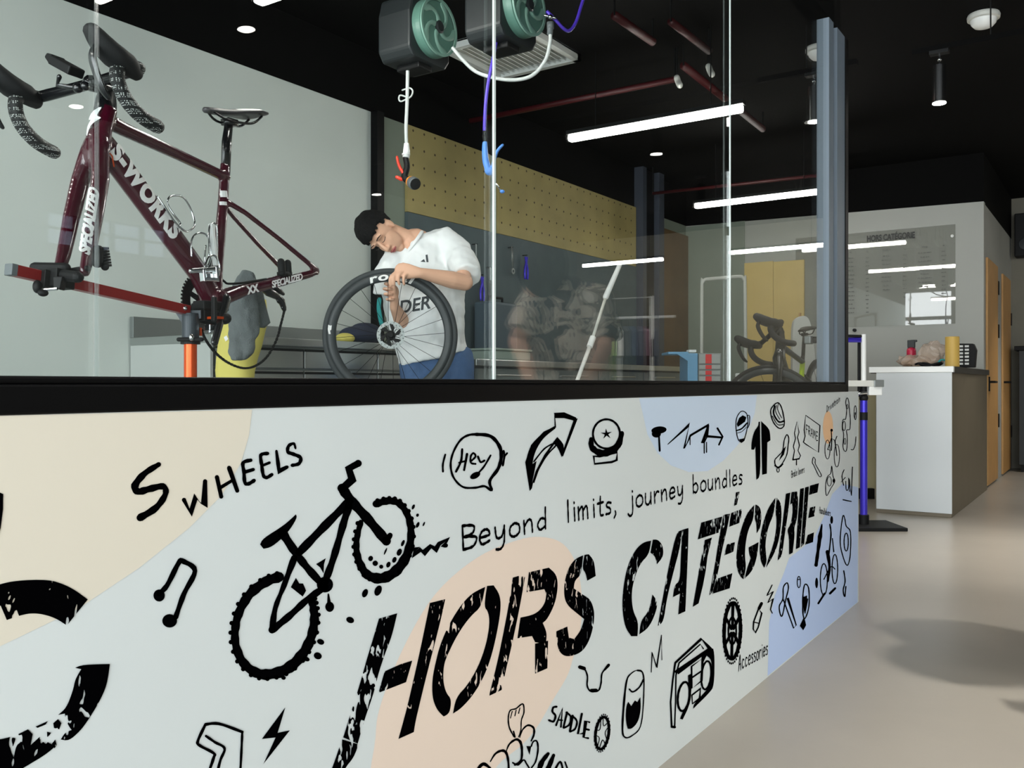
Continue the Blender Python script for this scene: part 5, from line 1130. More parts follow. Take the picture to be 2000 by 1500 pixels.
# ================================================================== CEILING SERVICES
gl = empty('ceiling_grille', Wz(1000, 108, HC - .04), 'white square louvred ceiling grille behind the hose reels', 'air vent')
gc = gl.location
gf = MB(); g = .33
for a, b in (((-g, -g), (g, -g + .04)), ((-g, g - .04), (g, g)), ((-g, -g), (-g + .04, g)), ((g - .04, -g), (g, g))): gf.bb((gc.x + a[0], gc.y + a[1], HC - .05), (gc.x + b[0], gc.y + b[1], HC - .001))
gf.build('frame', M_grille, gl)
MB().bb((gc.x - g, gc.y - g, HC - .012), (gc.x + g, gc.y + g, HC - .002)).build('back_plate', M_offwhite, gl)
for i in range(14):
    y = gc.y - g + .06 + i * (2 * g - .12) / 13; MB().box((gc.x, y, HC - .03), (2 * g - .08, .03, .004), ((1, 0, 0), (0, .85, .5), (0, -.5, .85))).build('louvre', M_grille, gl)
def pipe(pts, r, label):
    t = empty('sprinkler_pipe', pts[0], label, 'pipe', 'red pipes under the black ceiling')
    MB().tube(pts, r, 12).build('pipe', M_redpipe, t, smooth=True)
    for p in pts[::max(1, len(pts) - 1)]: MB().tube([p, (p[0], p[1], HC)], .006, 6).build('hanger', M_matte, t)
    return t
zp = 3.0
A_, B_ = Wz(900, 240, zp), Wz(1318, 155, zp); pipe([A_, B_], .02, 'red pipe crossing behind the glass joint above the pegboard')
A2, B2 = Wz(1335, 128, zp + .06), Wz(1490, 252, zp + .06); pipe([A2, B2], .026, 'red pipe running away above the highest lit tube')
A3, B3 = Wz(1200, 30, zp + .06), Wz(1275, 82, zp + .06); pipe([A3, B3], .024, 'short red pipe length near the top edge')
A4, B4 = Wz(1310, 42, zp + .06), Wz(1385, 100, zp + .06); pipe([A4, B4], .022, 'short red pipe length left of the thin glass joint')
A5, B5 = Wz(1275, 378, 2.93), Wz(1640, 338, 2.93); pipe([A5, B5], .016, 'thin red pipe above the farther lit tube')
for (x, y, lab) in ((1322, 152, 'grey sprinkler elbow at the end of the red crossing pipe'), (1384, 130, 'grey sprinkler elbow below the thin glass joint'),):
    c = Wz(x, y, zp); t = empty('pipe_elbow', c, lab, 'sprinkler')
    MB().tube(catmull([c, c + Vector((0, -.01, -.03)), c + Vector((-.02, -.03, -.06))], 4), .02, 12, round_=True).build('elbow', M_offwhite, t, smooth=True)
    MB().tube([c, (c.x, c.y, HC)], .008, 8).build('riser', M_matte, t)
for (px, py, tilt, lab) in ((1921, 42, .0, 'white domed ceiling sensor above the passage at the right'), (1601, 106, 0, 'white domed ceiling sensor just left of the corner post')):
    c = Wz(px, py - 14, HC); t = empty('ceiling_sensor', c, lab, 'ceiling sensor')
    MB().lathe([(0, 0), (.085, 0), (.09, -.012), (.088, -.03), (.07, -.034), (0, -.034)], (c.x, c.y, HC), (0, 0, 1), 36).build('base', M_offwhite, t)
    MB().lathe([(.072, -.034), (.068, -.055), (.05, -.075), (.02, -.085), (0, -.086)], (c.x, c.y, HC), (0, 0, 1), 36).build('dome', M_white, t, smooth=True)

# ================================================================== WASH ROOM BENCH, PEGBOARD, WORKSHOP
bn = empty('wash_bench', (3.0, 3.8, FLOORW), 'stainless steel bench with low splashback along the grey wall', 'bench')
MB().bb((2.65, 3.45, 1.19), (4.36, 4.09, 1.23)).build('worktop', M_steel, bn, bevel=.004)
MB().bb((2.65, 4.06, 1.23), (4.36, 4.09, 1.335)).build('splashback', M_steel2, bn, bevel=.002)
MB().bb((2.67, 3.50, FLOORW + .06), (4.34, 4.08, 1.19)).build('carcass', M_steel2, bn)
MB().bb((2.655, 3.47, FLOORW + .02), (2.67, 4.09, 1.19)).build('end_panel', mat('end_panel_grey', (176, 180, 176), .5), bn)
for i in range(3):
    x0 = 2.69 + i * .552
    d = MB().bb((x0, 3.478, 1.08), (x0 + .54, 3.50, 1.178)).build('drawer', M_steel, bn, bevel=.003)
    MB().bb((x0, 3.474, 1.166), (x0 + .54, 3.48, 1.178)).build('pull_edge', M_matte, d)
    d = MB().bb((x0, 3.478, FLOORW + .08), (x0 + .54, 3.50, 1.068)).build('door', M_steel, bn, bevel=.003)
    MB().bb((x0, 3.474, 1.05), (x0 + .54, 3.48, 1.062)).build('pull_edge', M_matte, d)
bag = empty('tool_roll', (3.15, 3.78, 1.232), 'dark navy tool roll on the steel bench behind the wheel', 'tool roll')
bx = Wv(705, 640, 3.72)
MB().ell((bx.x, bx.y, 1.288), (.16, .09, .055)).ell((bx.x + .05, bx.y + .01, 1.325), (.10, .07, .04)).build('roll', mat('navy_cloth', (34, 42, 62), .9), bag, smooth=True)
MB().ell((bx.x - .15, bx.y - .02, 1.264), (.06, .05, .03)).build('yellow_end', M_yellow, bag, smooth=True)

MB_ = lambda: MB()
def board(name, lo, hi, m, label, cat):
    t = MB().bb(lo, hi).build(name, m); ROOT[t] = Matrix.Identity(4); return setp(t, label, cat)
xs = Wv(965, 400, 4.08).x
board('pegboard', (4.74, 4.075, 2.19), (5.72, 4.099, 2.79), M_ply, 'drilled plywood pegboard nearest the grey wall', 'pegboard')
board('pegboard', (5.84, 4.075, 2.19), (8.27, 4.099, 2.79), M_ply, 'long drilled plywood pegboard running to the steel column', 'pegboard')
board('tool_board', (4.74, 4.07, 1.18), (8.27, 4.099, 2.185), M_slate, 'slate blue tool board beneath the plywood pegboards', 'tool board')
def hung_tool(px, py, kind, label):
    c = Wv(px, py, 4.03); t = empty(kind, c, label, 'tool', 'tools on the slate board')
    if kind == 'hanging_wrench':
        MB().tube([c + Vector((0, 0, .10)), c + Vector((.01, 0, -.08))], [(.011, .005)], 10, up=(0, 1, 0)).build('shaft', M_steel2, t, smooth=True)
        MB().lathe([(.012, -.006), (.024, -.006), (.024, .006), (.012, .006)], c + Vector((.012, 0, -.10)), (0, 1, 0), 20, closed=True).build('ring_end', M_steel2, t)
    elif kind == 'hanging_pliers':
        for s in (1, -1): MB().tube(catmull([c + Vector((.012 * s, 0, .07)), c + Vector((-.004 * s, 0, .02)), c + Vector((-.022 * s, 0, -.04)), c + Vector((-.018 * s, 0, -.10))], 4), .009, 10, round_=True).build('handle', M_purplem, t, smooth=True)
    else:
        MB().tube([c + Vector((0, 0, .09)), c + Vector((0, 0, -.02))], .006, 10).build('shaft', M_steel2, t)
        MB().tube([c + Vector((0, 0, -.02)), c + Vector((0, 0, -.12))], [.012, .017, .014], 12, round_=True).build('grip', M_matte, t, smooth=True)
    MB().tube([c + Vector((0, .038, .09)), c + Vector((0, -.01, .09))], .004, 8).build('peg', M_matte, t)
hung_tool(930, 500, 'hanging_screwdriver', 'screwdriver hung on the slate board, first right of the mechanic')
hung_tool(1000, 505, 'hanging_wrench', 'ring wrench hung on the slate board just right of the glass joint')
hung_tool(1028, 520, 'hanging_pliers', 'purple handled pliers on the slate board')
hung_tool(958, 545, 'hanging_screwdriver', 'screwdriver hung lowest on the slate board')
hung_tool(942, 560, 'hanging_pliers', 'purple handled pliers beside the mechanic')
wb = empty('workbench', (6.3, 3.8, 0), 'long steel workbench below the slate tool board', 'workbench')
MB().bb((4.76, 3.50, 1.12), (8.2, 4.06, 1.165)).build('worktop', M_steel, wb, bevel=.004)
MB().bb((4.80, 3.56, .06), (8.16, 4.05, 1.12)).build('carcass', M_midgrey, wb)
for i in range(4):
    x0 = 4.82 + i * .84
    d = MB().bb((x0, 3.535, 1.01), (x0 + .82, 3.56, 1.105)).build('drawer', M_cartgrey, wb, bevel=.003)
    MB().tube([(x0 + .2, 3.53, 1.06), (x0 + .2, 3.515, 1.06), (x0 + .62, 3.515, 1.06), (x0 + .62, 3.53, 1.06)], .006, 8).build('handle', M_steel, d)
    MB().bb((x0, 3.535, .08), (x0 + .82, 3.56, 1.0)).build('door', M_offwhite if i == 0 else M_cartgrey, wb, bevel=.003)
a = Wv(940, 688, 3.7); b = Wv(1010, 688, 3.7)
tb = empty('storage_tub', ((a.x + b.x) / 2, 3.7, 1.165), 'pale green grey plastic tub on the steel workbench', 'tub')
MB().bb((a.x, 3.58, 1.165), (b.x, 3.86, 1.235)).build('tub', mat('pale_sage_tub', (140, 156, 148), .5), tb, bevel=.012)
MB().bb((a.x - .008, 3.57, 1.235), (b.x + .008, 3.87, 1.25)).build('lid', mat('pale_sage_tub', (140, 156, 148), .5), tb, bevel=.004)
a = Wv(965, 660, 3.85); b = Wv(1018, 660, 3.85)
tb = empty('tool_case', ((a.x + b.x) / 2, 3.95, 1.165), 'blue grey upright tool case on the workbench behind the tub', 'case')
MB().bb((a.x, 3.88, 1.165), (b.x, 4.04, 1.62)).build('case', mat('blue_grey_case', (66, 82, 92), .55), tb, bevel=.02)
MB().tube([(a.x + .1, 3.96, 1.62), (a.x + .1, 3.96, 1.66), (b.x - .1, 3.96, 1.66), (b.x - .1, 3.96, 1.62)], .01, 8).build('handle', M_matte, tb)
# telescopic pole leaning on the bench
pl_ = empty('telescopic_pole', W(1130, 745, 5.2), 'white telescopic pole leaning at a slant in the workshop', 'pole')
pt_, pm, pb_ = W(1211, 516, 5.6), W(1183, 580, 5.5), W(1155, 668, 5.36); d_ = (pb_ - pt_).normalized()
end = pb_ + d_ * ((pb_.z - .02) / -d_.z) if d_.z < 0 else pb_
MB().tube([pt_, pm], [.014, .018], 14, round_=True).build('upper_section', M_white, pl_, smooth=True)
MB().tube([pm, pb_], .009, 12).build('middle_section', M_greyframe, pl_, smooth=True)
MB().tube([pb_ - d_ * .035, pb_ + d_ * .035], .019, 14).build('collar', M_white, pl_)
MB().tube([pb_, end], .012, 12).ell(end, .016).build('lower_section', M_white, pl_, smooth=True)
# drawer trolley
def slab(t, name, x0, y0, x1, y1, F, th, m, bevel=.004):
    a, b = W(x0, y1, F), W(x1, y0, F); c = (a + b) / 2 + FV * th / 2
    return MB().box(c, (abs((b - a).dot(RV)), th, b.z - a.z), (RV, FV, ZV)).build(name, m, t, bevel=bevel)
F_ = 6.3; c0 = W(1375, 750, F_)
tr = empty('drawer_trolley', (c0.x, c0.y, 0), 'blue and grey drawer trolley with a red band, under the white frame', 'trolley')
zt = W(1380, 690, F_).z
slab(tr, 'side_panel', 1343, 690, 1363, 750, F_, .30, M_cartblue)
slab(tr, 'side_shelf', 1305, 687, 1345, 692, F_, .28, M_cartblue)
MB().prism([W(1322, 691, F_), W(1345, 691, F_), W(1345, 706, F_)], FV * .02).build('bracket', M_cartblue, tr)
slab(tr, 'body', 1364, 690, 1409, 750, F_ + .01, .40, M_cartgrey)
MB().box(Vector((c0.x, c0.y, zt / 2 - .10)) + FV * .2 + RV * .03, (.22, .38, zt - .32), (RV, FV, ZV)).build('lower_body', M_cartgrey, tr, bevel=.004)
for y0, y1 in ((692, 710), (713, 721), (724, 732), (735, 745)):
    d = slab(tr, 'drawer', 1366, y0, 1407, y1, F_, .012, mat('pale_grey_drawer', (150, 156, 154), .45), .002)
    slab(d, 'red_band', 1378, y0, 1390, y1, F_ - .002, .004, M_redstripe, .0005)
slab(tr, 'tray', 1346, 683, 1360, 688, F_ + .05, .1, M_white, .002)
for x, y in ((-.08, .04), (.12, .04), (-.08, .36), (.12, .36)):
    cc = Vector((c0.x, c0.y, .03)) + RV * x + FV * y; MB().lathe([(0, -.012), (.03, -.012), (.03, .012), (0, .012)], cc, RV, 18).build('caster', M_rubber, tr)
for zz in (.06,): MB().box(Vector((c0.x, c0.y, .075)) + FV * .2 + RV * .03, (.26, .4, .03), (RV, FV, ZV)).build('plinth', M_matte, tr)
# white tube frame
fr_ = empty('garment_rack', (W(1412, 750, 7.4).x, W(1412, 750, 7.4).y, 0), 'empty white tube garment rack standing behind the drawer trolley', 'rack')
A_, B_, C_, D_ = W(1369, 750, 7.4), W(1371, 545, 7.4), W(1455, 540, 7.4), W(1459, 750, 7.4)
A_.z = D_.z = .03
MB().tube(catmull([A_, A_.lerp(B_, .5), B_ - ZV * .07, B_ - ZV * .035 + RV * .005, B_ - ZV * .01 + RV * .018, B_ + RV * .05, B_.lerp(C_, .5), C_ - RV * .05, C_ - ZV * .01 - RV * .018, C_ - ZV * .035 - RV * .005, C_ - ZV * .07, D_.lerp(C_, .5), D_], 5), .014, 10).build('tube_frame', M_greyframe, fr_, smooth=True)
for P_ in (A_, D_): MB().tube([P_ - FV * .22, P_ + FV * .22], .014, 10, round_=True).build('foot', M_greyframe, fr_, smooth=True)
B2, C2 = B_ + FV * .5, C_ + FV * .5
cb_ = MB().tube([Vector((A_.x, A_.y, .75)) , Vector((D_.x, D_.y, .75))], .010, 10).build('cross_bar', M_greyframe, fr_, smooth=True)

# second bicycle on its own stand
M_grey_b = mat('grey_metal_paint', (128, 128, 134), .35, metal=.2)
def neon_frame():
    m = mat('black_frame_paint', (22, 24, 24), .3); return m
B2K = dict(frame=neon_frame(), carbon=M_matte, saddle=M_matte, tape=M_rubber, hood=M_rubber, lever=M_matte, crank=.6, steer=-.95)
sx = W(1577, 700, 6.4)
b2 = empty('road_bicycle', (sx.x - .13, sx.y + .02, .745), 'black road bicycle with neon seat tube held in the purple stand', 'bicycle', None, (0, .02, math.radians(180)))
f2, k2, K2 = build_bicycle(b2, B2K)
KB2 = K2['B']
KB2(MB().tube([(-.088, 0, .405), (-.03, 0, .18), (.0, 0, .08)], [(.0235, .017), (.0245, .018), (.025, .022)], 14, up=(0, 1, 0)), 'neon_band', M_neon, f2)
for nm, cx_ in (('rear_wheel', -.463), ('front_wheel', .578)):
    c = Vector((cx_, 0, .086 if cx_ < 0 else .062))
    ya = Vector((0, 1, 0))
    if cx_ > 0: c = K2['RM'] @ c; ya = K2['RM'].to_3x3() @ ya
    w = MB().lathe([(.3295 + .0155 * math.cos(a), .0155 * math.sin(a)) for a in (2 * PI * k / 10 for k in range(10))], c, ya, 64, closed=True).build('tyre', M_rubber, b2, smooth=True, local=True)
    MB().lathe([(.28, .006), (.30, .012), (.32, .012), (.32, -.012), (.30, -.012), (.28, -.006)], c, ya, 64, closed=True).build('rim', M_wheel, b2, smooth=True, local=True)
    s_ = MB().lathe([(0, .05), (.012, .05), (.02, .03), (.012, .02), (.012, -.02), (.02, -.03), (.012, -.05), (0, -.05)], c, ya, 20)
    for i in range(20):
        a = 2 * PI * i / 20; xa = ya.cross(ZV); s_.tube([c + xa * math.cos(a + .4) * .02 + ya * .025 * (-1) ** i + ZV * math.sin(a + .4) * .02, c + xa * math.cos(a) * .282 + ZV * math.sin(a) * .282], .0013, 5)
    s_.build('hub_and_spokes', M_matte, b2, local=True)
KB2(MB().add([(.47, .04, .50), (.475, .042, .47), (.47, .043, .42), (.462, .042, .47)], [(0, 1, 2, 3)]), 'head_badge', M_decal, f2, smooth=False)
# stand: purple column, white arm, purple clamp arm
s0 = Wz(1687, 1030, 0); s0 = Vector((s0.x, s0.y, 0))
s2 = empty('work_stand', s0, 'purple and black work stand with white upper tube, at the end of the mural wall', 'work stand')
Fs = (s0 - Vector((0, 0, 0))).dot(FV)
zc = W(1684, 776, Fs).z; zb_ = W(1684, 1016, Fs).z
MB().box((s0.x - .0, s0.y, .012), (.46, .36, .024), (RV, FV, ZV)).lathe([(0, 0), (.035, 0), (.035, .07), (0, .07)], (s0.x, s0.y, .02), (0, 0, 1), 24).build('base_plate', M_matte, s2, bevel=.004)
MB().tube([(s0.x, s0.y, .04), (s0.x, s0.y, zc)], .0245, 24).build('column', M_purplem, s2)
zr_ = W(1684, 812, Fs).z
MB().tube([(s0.x, s0.y, zr_ - .03), (s0.x, s0.y, zr_ + .025)], .0262, 24).build('column_band', M_matte, s2)
MB().tube([(s0.x, s0.y, zc), (s0.x, s0.y, W(1684, 750, Fs).z)], .021, 20).ell((s0.x, s0.y, zc - .005), .03).build('upper_collar', M_matte, s2)
MB().tube([W(1676, 769, Fs - .03), W(1696, 767, Fs - .03)], .010, 12, round_=True).build('quick_release', M_chrome, s2, smooth=True)
ztop = W(1684, 653, Fs).z
MB().tube([(s0.x, s0.y, zc), (s0.x, s0.y, ztop)], .0165, 20).build('upper_tube', M_white, s2)
MB().tube([W(1678, 655, Fs + .05), W(1678, 775, Fs + .05)], .011, 12).build('rear_tube', M_matte, s2)
MB().tube([W(1688, 657, Fs), W(1655, 656, Fs + .02)], .010, 12).build('top_link', M_matte, s2)
arm_end = Vector((sx.x + .03, sx.y, W(1592, 664, 6.4).z))
MB().tube([W(1682, 664, Fs), W(1592, 664, 6.40)], .0175, 16).build('clamp_arm', M_purplem, s2, smooth=True)
cj = W(1576, 664, 6.40)
MB().tube([W(1594, 664, 6.40), W(1586, 664, 6.40)], .024, 16).build('arm_collar', M_matte, s2)
MB().box(cj + Vector((0, -.012, 0)), (.07, .05, .06)).build('jaw', M_steel2, s2, bevel=.008)
slab(s2, 'tray_beam', 1655, 743, 1718, 755, Fs - .05, .05, M_offwhite)
slab(s2, 'tray_end', 1708, 742, 1727, 756, Fs - .06, .06, M_steel2)
slab(s2, 'label_block', 1698, 755, 1723, 772, Fs - .05, .05, M_white)
# white plastic cover behind the saddle
pc_ = empty('plastic_cover', W(1573, 750, 7.2), 'rounded white plastic cover standing behind the black bicycle', 'cover')
MB().prism(catmull([W(x, y, 7.2) for x, y in ((1548, 800), (1548, 700), (1549, 640), (1556, 622), (1572, 617), (1582, 628), (1588, 660), (1594, 720), (1598, 800))], 4), FV * .05).build('cover', M_offwhite, pc_, bevel=.01)
lg = W(1573, 800, 7.22)
MB().box((lg.x, lg.y, lg.z / 2), (.10, .04, lg.z), (RV, FV, ZV)).build('leg', M_offwhite, pc_)
sc_ = empty('white_tin', W(1447, 738, 6.1), 'small white tin near the foot of the thin glass joint', 'tin')
slab(sc_, 'tin', 1440, 729, 1455, 750, 6.1, .06, M_white, .006)
lb = W(1447, 750, 6.13); MB().box((lb.x, lb.y, lb.z / 2), (.12, .12, lb.z), (RV, FV, ZV)).build('pedestal', M_cartgrey, sc_, bevel=.004)

# ================================================================== COUNTER AND THE THINGS ON IT
ct = empty('counter', (8.4, 1.35, 0), 'pale grey reception counter with white top against the far wall', 'counter')
uc, vl, vr, zt_ = 7.41, Wu(1712, 1000, 7.41).y, 1.05, W(1862, 727, 6.72).z
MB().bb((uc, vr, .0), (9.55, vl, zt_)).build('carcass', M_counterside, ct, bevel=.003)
MB().bb((uc - .012, vr - .004, .03), (uc, vl - .0, zt_)).build('front_panel', M_counter, ct, bevel=.002)
MB().bb((uc - .03, vr - .018, zt_), (uc + .02, vl + .05, zt_ + .045)).build('top_edge', M_countertop, ct, bevel=.003)
MB().bb((uc + .02, vr - .018, zt_ - .005), (9.57, vl + .05, zt_ + .044)).build('worktop', mat('charcoal_stone', (52, 48, 42), .35), ct, bevel=.003)
ZT = zt_ + .045
def on(px, y, z=ZT): p_ = Wv(px, 700, y); return Vector((p_.x, p_.y, z))
p_ = Wu(1780, 700, 8.3); bt = empty('bottle', (p_.x, p_.y, ZT), 'pink red bottle with grey nozzle on the counter', 'bottle')
zb1, zn0, zn1 = W(1780, 657, 7.5).z, W(1780, 655, 7.5).z, W(1780, 638, 7.5).z
MB().lathe([(0, 0), (.036, 0), (.038, .01), (.038, .15), (.034, .17), (.016, .18), (0, .18)], bt.location, (0, 0, 1), 28).build('body', M_pink, bt, smooth=True)
MB().box(bt.location + Vector((0, 0, .21)), (.03, .06, .065)).box(bt.location + Vector((0, -.02, .235)), (.026, .05, .018)).build('nozzle', M_darkgrey, bt, bevel=.004)
p_ = Wu(1860, 700, 7.62); ro_ = empty('tape_roll', (p_.x, p_.y, ZT), 'tall mustard yellow roll standing on the counter', 'roll')
MB().lathe([(0, 0), (.048, 0), (.050, .004), (.050, .225), (.048, .23), (.02, .23), (.02, .21), (0, .21)], ro_.location, (0, 0, 1), 32).build('roll', M_roll, ro_, smooth=False)
p_ = Wu(1884, 700, 8.05); kp = empty('card_terminal', (p_.x, p_.y, ZT), 'black keypad terminal with rows of white keys beside the yellow roll', 'terminal')
q_ = kp.location; axk = (Vector((.25, -1, 0)).normalized(), Vector((1, .25, 0)).normalized(), ZV)
MB().prism([q_ + Vector((-.02, .09, 0)), q_ + Vector((-.02, -.075, 0)), q_ + Vector((-.02, -.085, .14)), q_ + Vector((-.02, -.065, .19)), q_ + Vector((-.02, .09, .195))], (.09, 0, 0)).build('body', M_matte, kp, bevel=.006)
for r in range(6):
    for c in range(3):
        MB().box(q_ + Vector((-.024, .065 - c * .042, .03 + r * .028)), (.008, .03, .016)).build('key', M_white, kp, bevel=.002)
p_ = Wu(1800, 700, 7.8); bgp = empty('film_bag', (p_.x, p_.y, ZT), 'crumpled clear plastic bag with brown paper on the counter', 'bag')
cr = MB(); cr.ell((p_.x, p_.y + .02, ZT + .05), (.10, .17, .05), n=36, m=20)
cr.ell((p_.x + .02, p_.y - .08, ZT + .11), (.08, .10, .10), ((1, 0, 0), (0, .8, -.6), (0, .6, .8)), 30, 20)
for i, v in enumerate(cr.v):
    n_ = noise.noise_vector(v * 19); v += n_ * .03; v.z = max(v.z, ZT + .002)
cr.build('film', M_film, bgp, recalc=True)
MB().ell((p_.x, p_.y + .03, ZT + .035), (.07, .13, .033)).build('brown_paper', M_tan, bgp, smooth=True)
p_ = Wu(1815, 708, 7.66); cd = empty('teal_cord', (p_.x, p_.y, ZT), 'coiled black and teal cord lying beside the yellow roll', 'cord')
MB().tube(catmull([p_ * 1 + Vector((0, .10 * math.cos(a) * (1 - a / 30), ZT + .022 - p_.z + .010 * math.sin(a * 2.3))) + Vector((.06 * math.sin(a), 0, 0)) for a in [k * .7 for k in range(20)]], 3), .008, 8, round_=True).build('black_loop', M_matte, cd, smooth=True)
MB().tube(catmull([p_ + Vector((-.02, -.06, ZT + .02 - p_.z)), p_ + Vector((-.03, -.09, ZT + .055 - p_.z)), p_ + Vector((.0, -.13, ZT + .04 - p_.z)), p_ + Vector((.0, -.15, ZT + .012 - p_.z))], 5), .007, 8, round_=True).build('teal_loop', M_teal, cd, smooth=True)

# ================================================================== THE PRICE BOARD ON THE FAR WALL
bw = lambda px, py, off=.02: Wu(px, py, UF - off)
tl, brd = bw(1866, 452), bw(1866, 632); lft = bw(1640, 630)
sg = empty('price_board', Vector((UF - .01, (tl.y + lft.y) / 2, brd.z)), 'clear acrylic price board with dark lettering above the counter', 'sign')
MB().bb((UF - .022, brd.y, brd.z), (UF - .016, lft.y + .45, tl.z + .07)).build('sheet', M_acrylic, sg)
def bd(y0, z0):
    return lambda x, y: Vector((UF - .0155 + .002 * 0, y0 - x, z0 + y))
t0 = bw(1693, 471); t1 = bw(1787, 465); hh = bw(1693, 470).z - bw(1693, 483).z
wdt = t0.y - t1.y
vs, fs = text_geo('HORS CATÉGORIE', 1, 0, .035); mx_ = max(v.x for v in vs)
b_ = MB(); b_.add([Vector((UF - .0235, t0.y - v.x / mx_ * wdt, (t0.z - .006) + v.y * hh * 1.25)) for v in vs], fs); b_.build('heading', M_menu, sg, recalc=False)
rn = random.Random(3)
for (cx_, wpx, y0, n_) in ((1662, 16, 494, 15), (1694, 8, 493, 15), (1731, 26, 490, 10), (1767, 8, 488, 12), (1806, 28, 484, 10), (1843, 10, 481, 13)):
    b_ = MB()
    for k in range(n_):
        py = y0 + k * 8.2 + (3 if k else 0); w_ = wpx * (.5 + .5 * rn.random()) * (1 if k else .6)
        a, b = bw(cx_ - w_ / 2, py, .0235), bw(cx_ + w_ / 2, py, .0235); h_ = .010 if k else .014
        x = a.y; 
        while x > b.y + .004:
            l = .012 + .02 * rn.random(); x2 = max(b.y, x - l); b_.add([(UF - .0235, x, a.z), (UF - .0235, x2, a.z), (UF - .0235, x2, a.z + h_), (UF - .0235, x, a.z + h_)], [(0, 1, 2, 3)]); x = x2 - .006
    b_.build('fine_print', M_menu2, sg, recalc=False)
for (px, py) in ((1860, 461),):
    MB().lathe([(0, 0), (.014, 0), (.014, .012), (0, .014)], bw(px, py, .022), (-1, 0, 0), 20).build('standoff_cap', M_white, sg)
kn = empty('door_stop', bw(1669.5, 645, 0), 'small round black stop on the wall under the price board', 'wall stop')
MB().lathe([(0, 0), (.018, 0), (.016, .03), (0, .032)], bw(1669.5, 645, 0), (-1, 0, 0), 20).build('knob', M_matte, kn)
# things half hidden between stand and counter
lp = empty('leaning_panel', (8.9, 1.8, 0), 'pale maple panel leaning behind the purple stand', 'panel')
a, b = W(1692, 790, 7.9), W(1702, 790, 7.9)
MB().box(Vector((a.x, a.y, .5)) - RV * .1, (.36, .03, 1.0 - .16), (RV, FV, ZV)).build('panel', M_cream, lp, bevel=.004)
MB().box(Vector((a.x, a.y, .045)) - RV * .1, (.30, .12, .09), (RV, FV, ZV)).build('foot', M_matte, lp, bevel=.004)

# ================================================================== THE HALL BEHIND THE CAMERA (shows as reflections in the glazing)
def Wm(px, py, F): p_ = W(px, py, F); return Vector((p_.x, 2 * (V0 + .012) - p_.y, p_.z))
mR, mF = Vector((RV.x, -RV.y, 0)), Vector((FV.x, -FV.y, 0))
cu = empty('person', Vector((Wm(1110, 800, 4.0).x, Wm(1110, 800, 4.0).y, 0)), 'person in patterned shirt and khaki trousers bending forward in the hall', 'person')
bo = MB(); Fp = 4.0
m_ = lambda x, y, d=0: Wm(x, y, Fp + d)
hd = m_(1064, 524, -.1)
bo.ell(hd, (.085, .10, .115), (mR, mF, ZV), 24, 16).ell(hd + Vector((0, 0, -.05)) + mF * .05 - mR * .03, (.055, .06, .085), (mR, mF, ZV)).tube([hd + mF * .095, hd + mF * .12 - ZV * .03], [.009, .013], 10, round_=True)
bo.tube([hd, m_(1100, 570, .05)], .055, 14, round_=True)
bo.tube([m_(1105, 610, .05), m_(1115, 650, .05), m_(1118, 720, .06), m_(1115, 770, .08)], [(.10, .08), (.17, .11), (.155, .11), (.155, .11)], 18, up=mF, round_=True)
for s, sh_, el, wr in ((-1, (1050, 575), (1015, 665), (1040, 745)), (1, (1172, 585), (1185, 680), (1150, 750))):
    S_, E_, W__ = m_(*sh_), m_(*el, -.05), m_(*wr, -.25)
    bo.tube([m_(1110, 600), S_ - ZV * .02, E_], [.05, .05, .042], 14, round_=True).tube([E_, W__], [.042, .027], 14, round_=True).ell(W__ - ZV * .03, (.04, .025, .05), (mR, mF, ZV))
    for k in range(4): finger(bo, W__ - ZV * .06 + mR * (.02 * (k - 1.5)), [(0, 0, -1), -mF * .4 - ZV, -mF - ZV], [.035, .025, .02], .0085)
    finger(bo, W__ - ZV * .03 - mR * .035 * s, [-mR * s - ZV, -ZV, -ZV], [.03, .025, .02], .0095)
for s in (-1, 1):
    h0 = m_(1115 + s * 38, 780, .08); k0 = Vector((h0.x, h0.y, .48)) - mF * .03; a0 = Vector((h0.x, h0.y, .09))
    bo.tube([h0, k0, a0], [.08, .056, .042], 14, round_=True).tube([a0 - ZV * .03, a0 - mF * .16 - ZV * .05], [.04, .034], 12, round_=True)
fused('body', bo, M_skin, cu, .006, 3)
hr = MB(); hr.ell(hd + Vector((0, 0, .015)) + mF * .01, (.107, .124, .140), (mR, mF, ZV), 32, 22)
for i, v in enumerate(hr.v):
    d = v - hd
    if d.dot(mF) > .02 and d.z < .03: hr.v[i] = hd + d * .7
hr.build('hair', M_hair, cu, smooth=True)
sh = MB(); sh.tube([m_(1106, 555, .05), m_(1110, 580, .05), m_(1113, 640, .05), m_(1116, 720, .06), m_(1116, 775, .08)], [(.09, .09), (.19, .13), (.20, .14), (.19, .14), (.20, .14)], 24, up=mF)
for s, sh_, el in ((-1, (1055, 575), (1022, 650)), (1, (1168, 585), (1182, 665))): sh.tube([m_(1110, 580), m_(*sh_), m_(*el, -.04)], [.09, .085, .08], 16)
fused('shirt', sh, M_camo, cu, .010, 4, disp=.012, dscale=.09)
tr_ = MB()
for s in (-1, 1):
    h0 = m_(1115 + s * 36, 765, .08); a0 = Vector((h0.x, h0.y, .10)); tr_.tube([h0, h0.lerp(a0, .5), a0], [.105, .085, .075], 16, round_=True)
fused('trousers', tr_, M_khaki, cu, .010, 3)
for s in (-1, 1):
    h0 = m_(1115 + s * 36, 765, .08); q_ = Vector((h0.x, h0.y, .05)); MB().tube([q_ + mF * .07, q_ - mF * .05, q_ - mF * .19], [(.046, .045), (.05, .045), (.04, .03)], 14, up=ZV, round_=True).build('shoe', M_darkgrey, cu, smooth=True)
